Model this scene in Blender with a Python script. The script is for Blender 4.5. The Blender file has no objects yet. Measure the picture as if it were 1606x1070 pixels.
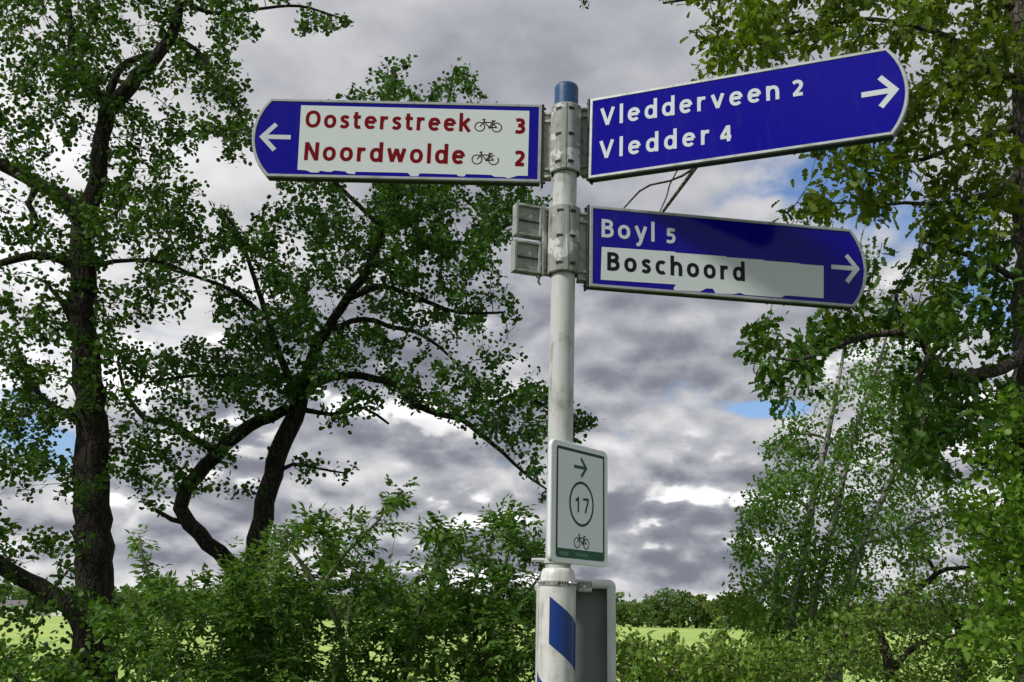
import bpy, math, random
import numpy as np
from mathutils import Matrix, Vector

random.seed(7)
rng = np.random.default_rng(11)
sc = bpy.context.scene
col = sc.collection
R = math.radians

# ------------------------------------------------------------------ camera
EYE = np.array([0.0, 0.0, 1.62])
PITCH, ROLL, FPX, IW, IH = 0.25624, 0.02068, 1650.0, 1606.0, 1070.0
_F = np.array([0, math.cos(PITCH), math.sin(PITCH)])
_U0 = np.array([0, -math.sin(PITCH), math.cos(PITCH)])
_R0 = np.array([1.0, 0, 0])
_R = math.cos(ROLL) * _R0 + math.sin(ROLL) * _U0
_U = math.cos(ROLL) * _U0 - math.sin(ROLL) * _R0
cam = bpy.data.cameras.new('camera')
cam.lens = FPX / IW * 36.0
cam.sensor_width = 36.0
cam.clip_start = 0.05
cam.clip_end = 5000
camo = bpy.data.objects.new('camera', cam)
camo.matrix_world = Matrix((
    (_R[0], _U[0], -_F[0], EYE[0]), (_R[1], _U[1], -_F[1], EYE[1]),
    (_R[2], _U[2], -_F[2], EYE[2]), (0, 0, 0, 1)))
col.objects.link(camo)
sc.camera = camo

def ray(px, py):
    d = _F + _R * (px - IW / 2) / FPX - _U * (py - IH / 2) / FPX
    return d

def at(px, py, Y):
    """world point on the sight line of a photo pixel at distance Y in front of the photographer"""
    d = ray(px, py)
    return EYE + d * (Y / d[1])

def pix(P):
    q = np.asarray(P) - EYE
    d = q @ _F
    return IW / 2 + FPX * (q @ _R) / d, IH / 2 - FPX * (q @ _U) / d, d

# ------------------------------------------------------------------ light
SUN_EL, SUN_AZ = R(44), R(-122)          # azimuth from +Y, negative = to the left
sdir = Vector((math.sin(SUN_AZ) * math.cos(SUN_EL), math.cos(SUN_AZ) * math.cos(SUN_EL), math.sin(SUN_EL)))
sl = bpy.data.lights.new('sun', 'SUN')
sl.energy = 3.0
sl.angle = R(8)
sl.color = (1.0, 0.965, 0.90)
so = bpy.data.objects.new('sun', sl)
so.rotation_euler = sdir.to_track_quat('Z', 'Y').to_euler()
col.objects.link(so)

sc.view_settings.view_transform = 'Standard'
sc.view_settings.look = 'None'
sc.view_settings.exposure = 0.12
sc.view_settings.gamma = 1.0
sc.view_settings.use_curve_mapping = False
sc.cycles.max_bounces = 6
sc.cycles.transparent_max_bounces = 4

# ---- node helper
class NT:
    def __init__(s, tree):
        s.t = tree; s.n = tree.nodes; s.l = tree.links
    def new(s, typ, **kw):
        n = s.n.new(typ)
        for k, v in kw.items(): setattr(n, k, v)
        return n
    def put(s, sock, v):
        if hasattr(v, 'is_linked') or isinstance(v, bpy.types.NodeSocket): s.l.new(v, sock)
        else: sock.default_value = v
    def math(s, op, a, b=0.0, c=0.0, clamp=False):
        n = s.new('ShaderNodeMath', operation=op, use_clamp=clamp)
        s.put(n.inputs[0], a); s.put(n.inputs[1], b)
        if op in ('MULTIPLY_ADD', 'SMOOTH_MIN', 'SMOOTH_MAX'): s.put(n.inputs[2], c)
        return n.outputs[0]
    def vmath(s, op, a, b=(0, 0, 0), scale=None):
        n = s.new('ShaderNodeVectorMath', operation=op)
        s.put(n.inputs[0], a)
        if op != 'SCALE': s.put(n.inputs[1], b)
        if scale is not None: s.put(n.inputs[3], scale)
        return n.outputs['Value'] if op in ('DISTANCE', 'LENGTH', 'DOT_PRODUCT') else n.outputs[0]
    def noise(s, vec, scale, detail=4, rough=0.55, dist=0.0, out=0, lac=2.0):
        n = s.new('ShaderNodeTexNoise')
        if vec is not None: s.l.new(vec, n.inputs['Vector'])
        n.inputs['Scale'].default_value = scale; n.inputs['Detail'].default_value = detail
        n.inputs['Roughness'].default_value = rough; n.inputs['Distortion'].default_value = dist
        n.inputs['Lacunarity'].default_value = lac
        return n.outputs[out]
    def step(s, v, a, b, smooth=True):
        n = s.new('ShaderNodeMapRange')
        if smooth: n.interpolation_type = 'SMOOTHSTEP'
        s.put(n.inputs[0], v); n.inputs[1].default_value = a; n.inputs[2].default_value = b
        n.inputs[3].default_value = 0; n.inputs[4].default_value = 1
        return n.outputs[0]
    def mix(s, f, a, b):
        n = s.new('ShaderNodeMix', data_type='RGBA')
        s.put(n.inputs[0], f)
        s.put(n.inputs[6], (*a, 1) if isinstance(a, tuple) and len(a) == 3 else a)
        s.put(n.inputs[7], (*b, 1) if isinstance(b, tuple) and len(b) == 3 else b)
        return n.outputs[2]

# ---- sky: Nishita sky with a broken layer of cumulus and stratus
world = bpy.data.worlds.new('World'); sc.world = world; world.use_nodes = True
world.cycles.sampling_method = 'MANUAL'; world.cycles.sample_map_resolution = 512
W = NT(world.node_tree); W.n.clear()
sky = W.new('ShaderNodeTexSky', sky_type='NISHITA')
sky.sun_disc = False; sky.sun_elevation = SUN_EL; sky.sun_rotation = SUN_AZ
sky.air_density = 1.0; sky.dust_density = 0.6; sky.ozone_density = 1.5
tc = W.new('ShaderNodeTexCoord')
D = tc.outputs['Generated']
sep = W.new('ShaderNodeSeparateXYZ'); W.l.new(D, sep.inputs[0])
EL = sep.outputs[2]
zc = W.math('MAXIMUM', EL, 0.0)
rz = W.math('DIVIDE', 1.0, W.math('ADD', zc, 0.48))
def cloud_coord(k):
    cv = W.new('ShaderNodeCombineXYZ')
    r_ = W.math('MULTIPLY', rz, k)
    W.l.new(W.math('MULTIPLY', sep.outputs[0], r_), cv.inputs[0])
    W.l.new(W.math('MULTIPLY', sep.outputs[1], r_), cv.inputs[1])
    cv.inputs[2].default_value = SKY_SEED
    return cv.outputs[0]
SKY_SEED = 7.9
CP, CP2 = cloud_coord(1.0), cloud_coord(0.980)
def puffs(P, scale, warp, det):
    w = W.vmath('ADD', P, W.vmath('SCALE', W.vmath('SUBTRACT', W.noise(P, scale * 1.7, 4, 0.62, out=1), (0.5, 0.5, 0.5)), scale=warp / scale))
    v = W.new('ShaderNodeTexVoronoi', feature='F1'); W.l.new(w, v.inputs['Vector'])
    v.inputs['Scale'].default_value = scale
    v.inputs['Detail'].default_value = det; v.inputs['Roughness'].default_value = 0.55
    return W.math('SUBTRACT', 1.0, v.outputs['Distance'])
def dens(P):
    a = W.noise(P, 3.8, 8, 0.56, 0.15)
    return W.math('MULTIPLY_ADD', puffs(P, 6.4, 0.36, 1.5), 0.62, W.math('MULTIPLY', a, 0.85))
d1, d2 = dens(CP), dens(CP2)
low = W.noise(CP, 2.1, 3, 0.5, 0.5)
mid = W.noise(CP, 3.6, 6, 0.58, 0.3)
nearh = W.step(EL, 0.44, 0.18)
lit = W.math('MULTIPLY', W.math('SUBTRACT', d1, d2), 4.6)
# luminance of the cloud deck: greys with brighter thin places and bright cumulus tops
lum = W.math('MULTIPLY_ADD', W.math('SUBTRACT', low, 0.5), -0.75, 0.365)
lum = W.math('MULTIPLY_ADD', W.math('SUBTRACT', mid, 0.5), -0.60, lum)
lum = W.math('MULTIPLY_ADD', W.math('SUBTRACT', d1, 0.78), -0.22, lum)
pos = W.math('MAXIMUM', lit, 0.0)
tops = W.math('MULTIPLY', W.step(W.math('MULTIPLY', pos, nearh), 0.20, 0.70), W.step(W.noise(CP, 3.3, 3), 0.46, 0.60))
lum = W.math('ADD', lum, W.math('MULTIPLY', lit, W.math('MULTIPLY_ADD', nearh, 0.15, 0.10)))
lum = W.math('MULTIPLY_ADD', tops, 0.48, lum)
lum = W.math('MULTIPLY_ADD', W.step(EL, 0.10, 0.0), 0.10, lum)
# thinner, brighter cloud to the left, towards the sun's side
gl = W.vmath('DISTANCE', D, tuple(Vector((-0.62, 0.66, 0.42)).normalized()))
thin = W.step(gl, 0.62, 0.12)
lum = W.math('MULTIPLY_ADD', thin, 0.50, lum)
lum = W.math('SMOOTH_MAX', lum, 0.23, 0.12)
lum = W.math('MINIMUM', lum, 1.15)
ccol = W.mix(W.step(lum, 0.15, 0.6, False), (0.84, 0.89, 1.10), (0.99, 0.99, 1.01))
cl = W.vmath('SCALE', ccol, scale=W.math('MULTIPLY', lum, 10.0))
# coverage: openings where blue shows
def hole(px, py, rad, sx=1.0, sz=1.0):
    v = Vector(ray(px, py)).normalized()
    dv = W.vmath('SUBTRACT', D, tuple(v))
    dv = W.vmath('MULTIPLY', dv, (1 / sx, 1.0, 1 / sz))
    return W.step(W.vmath('LENGTH', dv), rad, rad * -0.15)
hs = hole(1320, 345, 0.20, 1.6, 0.62)
for a in ((1520, 420, 0.10, 1.5, 0.7), (1205, 640, 0.04, 2.0, 0.40), (60, 690, 0.10, 1.6, 0.7), (600, 850, 0.05, 2.2, 0.45)):
    hs = W.math('MAXIMUM', hs, hole(*a))
cover = W.math('ADD', W.math('MULTIPLY', mid, 0.6), W.math('MULTIPLY', d1, 0.6))
cover = W.math('SUBTRACT', cover, W.math('MULTIPLY', hs, 0.36))
cm = W.step(cover, 0.28, 0.43)
skyb = W.vmath('MULTIPLY', sky.outputs[0], (1.0, 1.1, 1.3))
colr = W.mix(cm, skyb, cl)
colr = W.mix(W.step(EL, 0.0, -0.03), colr, (2.6, 2.7, 2.7))
bg = W.new('ShaderNodeBackground'); bg.inputs[1].default_value = 0.10
W.l.new(colr, bg.inputs[0])
wo = W.new('ShaderNodeOutputWorld'); W.l.new(bg.outputs[0], wo.inputs[0])

# ------------------------------------------------------------------ materials
def mat(name, base, rough=0.6, metal=0.0, spec=0.5, fn=None, coat=0.0):
    m = bpy.data.materials.new(name); m.use_nodes = True
    N = NT(m.node_tree); p = m.node_tree.nodes['Principled BSDF']
    p.inputs['Base Color'].default_value = (*base, 1)
    p.inputs['Roughness'].default_value = rough
    p.inputs['Metallic'].default_value = metal
    p.inputs['Specular IOR Level'].default_value = spec
    p.inputs['Coat Weight'].default_value = coat
    p.inputs['Coat Roughness'].default_value = 0.06
    if fn: fn(N, p)
    return m

def opos(N):
    return N.new('ShaderNodeTexCoord').outputs['Object']

def bump(N, p, h, strength=0.3, dist=0.01):
    b = N.new('ShaderNodeBump'); b.inputs['Strength'].default_value = strength
    b.inputs['Distance'].default_value = dist
    N.l.new(h, b.inputs['Height']); N.l.new(b.outputs[0], p.inputs['Normal'])

def worn(base, dirt, amt=0.55, scale=18, streak=True, chips=None, bstr=0.15):
    def fn(N, p):
        o = opos(N)
        st = N.vmath('MULTIPLY', o, (1, 1, 0.12 if streak else 1))
        a = N.noise(st, scale * 2.2, 6, 0.6, 0.2)
        b = N.noise(o, scale, 5, 0.65, 0.4)
        f = N.math('MULTIPLY', N.step(N.math('MULTIPLY', N.math('ADD', a, b), 0.5), 0.46, 0.68), amt)
        c = N.mix(f, base, dirt)
        sp = N.step(N.noise(o, scale * 9, 3, 0.6), 0.67, 0.74)
        c = N.mix(N.math('MULTIPLY', sp, 0.5), c, tuple(x * 0.45 for x in dirt))
        if chips:
            k = N.step(N.noise(o, chips[1], 6, 0.62, 0.6), chips[2], chips[2] + 0.015)
            c = N.mix(k, c, chips[0])
        N.l.new(c, p.inputs['Base Color'])
        N.put(p.inputs['Roughness'], N.math('MULTIPLY_ADD', b, 0.35, p.inputs['Roughness'].default_value - 0.15))
        bump(N, p, N.math('ADD', b, N.noise(o, scale * 6, 4)), bstr, 0.002)
    return fn

def sheet(base, rough=0.18, dust=1.0, grime=0.0):
    """reflective sign sheeting: glossy, faintly uneven, dusty"""
    def fn(N, p):
        o = opos(N)
        a = N.noise(o, 9, 5, 0.6, 0.5)
        c = N.mix(N.math('MULTIPLY', N.step(a, 0.5, 0.8), 0.25), base, tuple(min(1, x * 0.8 + 0.02 * dust) for x in base))
        sp = N.step(N.noise(o, 140, 3, 0.6), 0.70, 0.76)
        c = N.mix(N.math('MULTIPLY', sp, 0.25 * dust), c, (0.12, 0.13, 0.12))
        N.l.new(c, p.inputs['Base Color'])
        N.put(p.inputs['Roughness'], N.math('MULTIPLY_ADD', a, 0.1, rough - 0.03))
        bump(N, p, N.noise(o, 2.5, 2), 0.10, 0.004)
        if grime:
            g1 = N.step(N.noise(N.vmath('MULTIPLY', o, (1, 0.25, 1)), 22, 6, 0.65, 0.4), 0.52, 0.72)
            c = N.mix(N.math('MULTIPLY', g1, grime), c, (0.03, 0.05, 0.16))
            g2 = N.step(N.noise(o, 260, 2, 0.5), 0.72, 0.76)
            c = N.mix(N.math('MULTIPLY', g2, 0.35), c, (0.10, 0.13, 0.10))
            N.l.new(c, p.inputs['Base Color'])
    return fn

M = {}
M['blue'] = mat('blue_sheeting', (0.005, 0.002, 0.33), 0.12, fn=sheet((0.003, 0.0012, 0.29), 0.08, 0.15, 0.18), spec=0.22)
M['white'] = mat('white_sheeting', (0.62, 0.66, 0.63), 0.3, fn=sheet((0.68, 0.735, 0.74), 0.28))
M['text_white'] = mat('white_lettering', (0.72, 0.76, 0.74), 0.3, fn=sheet((0.62, 0.67, 0.72), 0.3))
M['red'] = mat('dark_red_lettering', (0.16, 0.004, 0.008), 0.3, fn=sheet((0.19, 0.003, 0.008), 0.3, 0.4), spec=0.12)
M['bike'] = mat('brown_black_print', (0.05, 0.014, 0.016), 0.4, fn=sheet((0.05, 0.014, 0.016), 0.3, 0.3), spec=0.15)
M['black'] = mat('black_lettering', (0.012, 0.014, 0.018), 0.3, fn=sheet((0.012, 0.014, 0.018), 0.3), spec=0.12)
M['green'] = mat('green_print', (0.003, 0.10, 0.035), 0.22, fn=sheet((0.003, 0.10, 0.035), 0.2, 0.3), spec=0.12)
M['deep_green'] = mat('dark_green_print', (0.003, 0.038, 0.034), 0.22, fn=sheet((0.003, 0.038, 0.034), 0.2, 0.3), spec=0.12)
M['pale_green'] = mat('pale_green_print', (0.08, 0.26, 0.15), 0.3, fn=sheet((0.08, 0.26, 0.15), 0.3))
M['panel_white'] = mat('route_sign_white', (0.55, 0.62, 0.62), 0.14, fn=sheet((0.80, 0.86, 0.86), 0.12), spec=0.6)
M['alu'] = mat('sign_frame_aluminium', (0.5, 0.52, 0.53), 0.42, 0.35, fn=worn((0.42, 0.44, 0.45), (0.16, 0.18, 0.14), 0.65, 14, False))
M['alu_dark'] = mat('dark_sign_backing', (0.10, 0.11, 0.10), 0.55, 0.2, fn=worn((0.035, 0.038, 0.034), (0.012, 0.018, 0.010), 0.8, 20, False))
M['clamp'] = mat('weathered_clamp_paint', (0.42, 0.43, 0.40), 0.6, fn=worn((0.33, 0.345, 0.32), (0.10, 0.105, 0.075), 0.85, 22, True, chips=((0.60, 0.61, 0.59), 13, 0.57), bstr=0.5))
M['slot'] = mat('slot_shadow_grime', (0.035, 0.035, 0.03), 0.8)  # dark colour also stands for the shade inside slots and the collar joint
M['pole'] = mat('white_pole_paint', (0.66, 0.66, 0.62), 0.45, fn=worn((0.56, 0.57, 0.565), (0.20, 0.205, 0.155), 0.9, 13, True, chips=((0.30, 0.31, 0.29), 30, 0.70), bstr=0.2))
M['sleeve'] = mat('white_sleeve_paint', (0.74, 0.74, 0.72), 0.4, fn=worn((0.72, 0.72, 0.70), (0.27, 0.27, 0.22), 0.75, 14, True, chips=((0.34, 0.34, 0.31), 40, 0.71)))
M['cap'] = mat('blue_cap_paint', (0.012, 0.10, 0.26), 0.4, fn=worn((0.006, 0.065, 0.19), (0.02, 0.05, 0.09), 0.7, 16, True))
M['stripe'] = mat('blue_stripe_sheeting', (0.004, 0.035, 0.21), 0.3, fn=sheet((0.004, 0.035, 0.21), 0.25, 0.4))
M['steel'] = mat('stainless_band', (0.62, 0.62, 0.62), 0.25, 0.9, fn=worn((0.62, 0.62, 0.62), (0.12, 0.10, 0.08), 0.7, 60, False))
M['tray'] = mat('grey_green_tray_paint', (0.10, 0.125, 0.12), 0.5, fn=worn((0.22, 0.25, 0.245), (0.11, 0.13, 0.115), 0.6, 8, True))
M['rim'] = mat('pale_rim_paint', (0.6, 0.62, 0.62), 0.35, 0.2, fn=worn((0.62, 0.64, 0.64), (0.3, 0.31, 0.28), 0.4, 10, True))
M['house_white'] = mat('white_farm_wall', (0.75, 0.75, 0.72), 0.7)
M['roof'] = mat('grey_farm_roof', (0.16, 0.15, 0.15), 0.8, fn=worn((0.17, 0.16, 0.16), (0.08, 0.07, 0.07), 0.6, 1.5, False))
M['window'] = mat('dark_window_glass', (0.03, 0.04, 0.05), 0.1)

def bark(name, a, b, moss, scale=14):
    def fn(N, p):
        o = opos(N)
        st = N.vmath('MULTIPLY', o, (1, 1, 0.22))
        n = N.noise(st, scale, 8, 0.68, 0.5)
        v = N.new('ShaderNodeTexVoronoi', feature='DISTANCE_TO_EDGE')
        N.l.new(N.vmath('ADD', st, N.vmath('SCALE', N.noise(o, 5, 3, out=1), scale=0.15)), v.inputs['Vector']); v.inputs['Scale'].default_value = scale * 1.4
        crack = N.step(v.outputs['Distance'], 0.0, 0.16)
        c = N.mix(n, a, b)
        c = N.mix(N.math('MULTIPLY', N.math('SUBTRACT', 1.0, crack), 0.7), c, tuple(x * 0.35 for x in a))
        c = N.mix(N.math('MULTIPLY', N.step(N.noise(o, 2.2, 5, 0.6), 0.48, 0.66), 0.65), c, moss)
        N.l.new(c, p.inputs['Base Color'])
        bump(N, p, N.math('MULTIPLY_ADD', crack, 0.6, n), 1.0, 0.03)
    return mat(name, a, 0.9, fn=fn, spec=0.2)
M['bark_alder'] = bark('alder_bark', (0.022, 0.017, 0.014), (0.062, 0.052, 0.042), (0.035, 0.05, 0.018))
M['bark_oak'] = bark('oak_bark', (0.06, 0.052, 0.043), (0.15, 0.135, 0.11), (0.06, 0.08, 0.03))
M['bark_birch'] = bark('birch_bark', (0.16, 0.15, 0.14), (0.55, 0.54, 0.50), (0.09, 0.10, 0.06), 9)
M['twig'] = mat('twig_bark', (0.04, 0.034, 0.026), 0.85, spec=0.2)
M['dead'] = mat('dead_stem_bark', (0.22, 0.19, 0.15), 0.8)
M['green_twig'] = mat('green_shoot', (0.07, 0.09, 0.035), 0.7, spec=0.3)

def leafmat(name, dark, light, trans=0.35, tcol=None, rough=0.45, yellow=None):
    m = bpy.data.materials.new(name); m.use_nodes = True
    N = NT(m.node_tree); p = m.node_tree.nodes['Principled BSDF']; out = m.node_tree.nodes['Material Output']
    g = N.new('ShaderNodeNewGeometry')
    tcn = N.new('ShaderNodeTexCoord')
    nz = N.noise(g.outputs['Position'], 1.1, 4, 0.6, 0.3)
    f = N.math('MULTIPLY_ADD', g.outputs['Random Per Island'], 0.65, N.math('MULTIPLY', N.step(nz, 0.35, 0.68), 0.5), clamp=True)
    f = N.math('MINIMUM', f, 1.0)
    c = N.mix(f, dark, light)
    if yellow:
        k = N.step(N.math('FRACT', N.math('MULTIPLY', g.outputs['Random Per Island'], 37.3)), yellow[1], 1.0)
        c = N.mix(k, c, yellow[0])
    N.l.new(c, p.inputs['Base Color'])
    p.inputs['Roughness'].default_value = rough; p.inputs['Specular IOR Level'].default_value = 0.22
    t = N.new('ShaderNodeBsdfTranslucent')
    tv = tcol or (1.3, 1.35, 0.5)
    N.l.new(N.vmath('MULTIPLY', c, tv), t.inputs[0])
    ms = N.new('ShaderNodeMixShader'); ms.inputs[0].default_value = trans
    N.l.new(p.outputs[0], ms.inputs[1]); N.l.new(t.outputs[0], ms.inputs[2])
    N.l.new(ms.outputs[0], out.inputs[0])
    return m
M['leaf_alder'] = leafmat('alder_leaf', (0.022, 0.060, 0.013), (0.075, 0.155, 0.026), 0.38)
M['leaf_mid'] = leafmat('middle_alder_leaf', (0.020, 0.060, 0.013), (0.070, 0.165, 0.028), 0.38)
M['leaf_elder'] = leafmat('shrub_leaf', (0.026, 0.085, 0.014), (0.125, 0.25, 0.038), 0.36, yellow=((0.20, 0.28, 0.09), 0.84))
M['leaf_oak'] = leafmat('oak_leaf', (0.048, 0.090, 0.010), (0.160, 0.235, 0.022), 0.45, tcol=(1.3, 1.35, 0.45), yellow=((0.22, 0.25, 0.035), 0.93))
M['leaf_oak2'] = leafmat('green_oak_leaf', (0.026, 0.072, 0.012), (0.085, 0.18, 0.026), 0.38)
M['leaf_birch'] = leafmat('birch_leaf', (0.034, 0.100, 0.016), (0.120, 0.25, 0.035), 0.40, yellow=((0.18, 0.29, 0.06), 0.9), rough=0.6)
M['leaf_lime'] = leafmat('lime_leaf', (0.07, 0.17, 0.018), (0.20, 0.35, 0.045), 0.45, tcol=(1.25, 1.35, .5))
M['leaf_haw'] = leafmat('hawthorn_leaf', (0.06, 0.14, 0.022), (0.19, 0.31, 0.05), 0.36, yellow=((0.26, 0.24, 0.12), 0.88))
M['leaf_far'] = leafmat('far_leaf', (0.065, 0.12, 0.04), (0.16, 0.25, 0.075), 0.3)
M['leaf_far2'] = leafmat('far_leaf_olive', (0.08, 0.12, 0.028), (0.19, 0.24, 0.06), 0.3)

def field_fn(N, p):
    o = opos(N)
    st = N.vmath('MULTIPLY', o, (1, 1, 1))
    a = N.noise(st, 0.035, 6, 0.6, 0.4)
    b = N.noise(st, 0.9, 8, 0.7)
    c = N.mix(N.step(a, 0.35, 0.65), (0.36, 0.52, 0.14), (0.50, 0.59, 0.17))
    tr = N.step(N.noise(N.vmath('MULTIPLY', st, (0.02, 1.0, 1)), 0.22, 5, 0.7), 0.42, 0.62)
    c = N.mix(N.math('MULTIPLY', tr, 0.45), c, (0.22, 0.36, 0.09))
    c = N.mix(N.math('MULTIPLY', N.step(b, 0.45, 0.7), 0.5), c, (0.25, 0.38, 0.09))
    N.l.new(c, p.inputs['Base Color'])
    bump(N, p, b, 0.5, 0.1)
M['field'] = mat('meadow_grass', (0.3, 0.4, 0.1), 0.85, fn=field_fn, spec=0.1)
def verge_fn(N, p):
    o = opos(N)
    b = N.noise(o, 3, 8, 0.7)
    c = N.mix(N.step(b, 0.35, 0.7), (0.035, 0.06, 0.018), (0.09, 0.15, 0.04))
    N.l.new(c, p.inputs['Base Color']); bump(N, p, N.noise(o, 14, 8, 0.7), 1.0, 0.08)
M['verge'] = mat('verge_grass', (0.06, 0.1, 0.03), 0.9, fn=verge_fn, spec=0.1)

# ------------------------------------------------------------------ object helpers
def link(o, parent=None):
    col.objects.link(o)
    if parent is not None: o.parent = parent
    return o

def tag(o, label=None, cat=None, group=None, kind=None):
    if label: o['label'] = label
    if cat: o['category'] = cat
    if group: o['group'] = group
    if kind: o['kind'] = kind
    return o

def empty(name, loc=(0, 0, 0), mw=None):
    o = bpy.data.objects.new(name, None); o.empty_display_size = 0.1
    if mw is not None: o.matrix_world = mw
    else: o.location = loc
    return link(o)

def meshobj(name, verts, faces, m, parent=None, smooth=False):
    me = bpy.data.meshes.new(name)
    me.from_pydata([tuple(map(float, v)) for v in verts], [], faces)
    me.validate(); me.update()
    me.materials.append(m)
    if smooth: me.polygons.foreach_set('use_smooth', [True] * len(me.polygons))
    return link(bpy.data.objects.new(name, me), parent)

def bigmesh(name, V, F, m, parent=None, smooth=False):
    """V (n,3) float array, F (k,3|4) int array"""
    me = bpy.data.meshes.new(name)
    k, s = F.shape
    me.vertices.add(len(V)); me.vertices.foreach_set('co', np.ascontiguousarray(V, dtype=np.float32).ravel())
    me.loops.add(k * s); me.loops.foreach_set('vertex_index', np.ascontiguousarray(F, dtype=np.int32).ravel())
    me.polygons.add(k); me.polygons.foreach_set('loop_start', np.arange(0, k * s, s, dtype=np.int32))
    me.polygons.foreach_set('loop_total', np.full(k, s, dtype=np.int32))
    if smooth: me.polygons.foreach_set('use_smooth', np.ones(k, dtype=bool))
    me.update(calc_edges=True); me.materials.append(m)
    return link(bpy.data.objects.new(name, me), parent)

class MB:
    def __init__(s): s.v = []; s.f = []
    def add(s, v, f):
        n = len(s.v); s.v += [tuple(x) for x in v]; s.f += [tuple(i + n for i in q) for q in f]
    def box(s, lo, hi, bev=0.0):
        x0, y0, z0 = lo; x1, y1, z1 = hi
        if bev <= 0:
            s.add([(x0, y0, z0), (x1, y0, z0), (x1, y1, z0), (x0, y1, z0), (x0, y0, z1), (x1, y0, z1), (x1, y1, z1), (x0, y1, z1)],
                  [(0, 3, 2, 1), (4, 5, 6, 7), (0, 1, 5, 4), (1, 2, 6, 5), (2, 3, 7, 6), (3, 0, 4, 7)]); return
        b = bev
        prof = [(x0 + b, y0), (x1 - b, y0), (x1, y0 + b), (x1, y1 - b), (x1 - b, y1), (x0 + b, y1), (x0, y1 - b), (x0, y0 + b)]
        s.prism(prof, z0, z1, b)
    def prism(s, prof, z0, z1, bev=0.0):
        """profile (counter-clockwise) extruded z0..z1, optionally with a chamfered front edge"""
        n = len(prof); cx = sum(p[0] for p in prof) / n; cy = sum(p[1] for p in prof) / n
        def inset(d):
            out = []
            for i in range(n):
                a, b, c = prof[i - 1], prof[i], prof[(i + 1) % n]
                e1 = np.subtract(b, a); e2 = np.subtract(c, b)
                n1 = np.array([-e1[1], e1[0]]) / (np.hypot(*e1) + 1e-12); n2 = np.array([-e2[1], e2[0]]) / (np.hypot(*e2) + 1e-12)
                m_ = n1 + n2; m_ /= max(0.3, (m_ @ n1)) if abs(m_ @ n1) > 1e-9 else 1
                out.append((b[0] + m_[0] * d, b[1] + m_[1] * d))
            return out
        rings = [(prof, z0)]
        if bev > 0: rings += [(prof, z1 - bev), (inset(bev), z1)]
        else: rings += [(prof, z1)]
        v = []; f = []
        for pr, z in rings: v += [(x, y, z) for x, y in pr]
        for r in range(len(rings) - 1):
            for i in range(n):
                j = (i + 1) % n
                f.append((r * n + i, r * n + j, (r + 1) * n + j, (r + 1) * n + i))
        f.append(tuple(range(n))[::-1]); f.append(tuple((len(rings) - 1) * n + i for i in range(n)))
        s.add(v, f)
    def build(s, name, m, parent=None, smooth=False):
        return meshobj(name, s.v, s.f, m, parent, smooth)

def frame(d, ref=None):
    d = np.asarray(d, float); d = d / (np.linalg.norm(d) + 1e-12)
    ref = np.array([0.0, 0, 1]) if ref is None else ref
    if abs(d @ ref) > 0.95: ref = np.array([1.0, 0, 0])
    a = np.cross(ref, d); a /= np.linalg.norm(a); b = np.cross(d, a)
    return a, b

def tube(mb, pts, rad, sides=10, wob=0.0, cap=True, closed_tip=True):
    pts = np.asarray(pts, float); n = len(pts)
    rad = np.broadcast_to(np.asarray(rad, float), (n,))
    T = np.gradient(pts, axis=0)
    a, b = frame(T[0]); V = []
    ph = rng.uniform(0, 6.28, 3)
    for i in range(n):
        t = T[i] / (np.linalg.norm(T[i]) + 1e-12)
        a = a - t * (a @ t); a /= np.linalg.norm(a); b = np.cross(t, a)
        for k in range(sides):
            an = 2 * math.pi * k / sides
            r = rad[i]
            if wob: r *= 1 + wob * (math.sin(2 * an + ph[0] + i * 0.35) * 0.5 + math.sin(3 * an + ph[1] - i * 0.6) * 0.35 + math.sin(5 * an + ph[2] + i * 1.1) * 0.25)
            V.append(pts[i] + (a * math.cos(an) + b * math.sin(an)) * r)
    F = []
    for i in range(n - 1):
        for k in range(sides):
            j = (k + 1) % sides
            F.append((i * sides + k, i * sides + j, (i + 1) * sides + j, (i + 1) * sides + k))
    if cap:
        F.append(tuple(range(sides))[::-1]); F.append(tuple((n - 1) * sides + k for k in range(sides)))
    mb.add(V, F)

def lathe(mb, prof, c0, lean, sides=40):
    """profile [(z, r)] about the leaning pole axis"""
    V = []; F = []
    for z, r in prof:
        x = c0(z)
        for k in range(sides):
            a = 2 * math.pi * k / sides
            V.append((x[0] + r * math.cos(a), x[1] + r * math.sin(a), z))
    for i in range(len(prof) - 1):
        for k in range(sides):
            j = (k + 1) % sides
            F.append((i * sides + k, i * sides + j, (i + 1) * sides + j, (i + 1) * sides + k))
    F.append(tuple(range(sides))[::-1]); F.append(tuple((len(prof) - 1) * sides + k for k in range(sides)))
    mb.add(V, F)

# ------------------------------------------------------------------ the ground
def gsheet(name, x0, x1, y0, y1, z, m, nx=2, ny=2, amp=0.0):
    V = []; F = []
    for j in range(ny):
        for i in range(nx):
            x = x0 + (x1 - x0) * i / (nx - 1); y = y0 + (y1 - y0) * j / (ny - 1)
            V.append((x, y, z + amp * math.sin(x * 0.9 + y * 0.4) * math.sin(y * 0.7)))
    for j in range(ny - 1):
        for i in range(nx - 1):
            a = j * nx + i; F.append((a, a + 1, a + nx + 1, a + nx))
    o = meshobj(name, V, F, m, None, True); tag(o, kind='structure'); return o
gsheet('meadow', -1500, 1500, -400, 2600, -0.02, M['field'])
gsheet('grass_verge', -60, 60, -25, 22, 0.0, M['verge'], 90, 40, 0.012)

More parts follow.
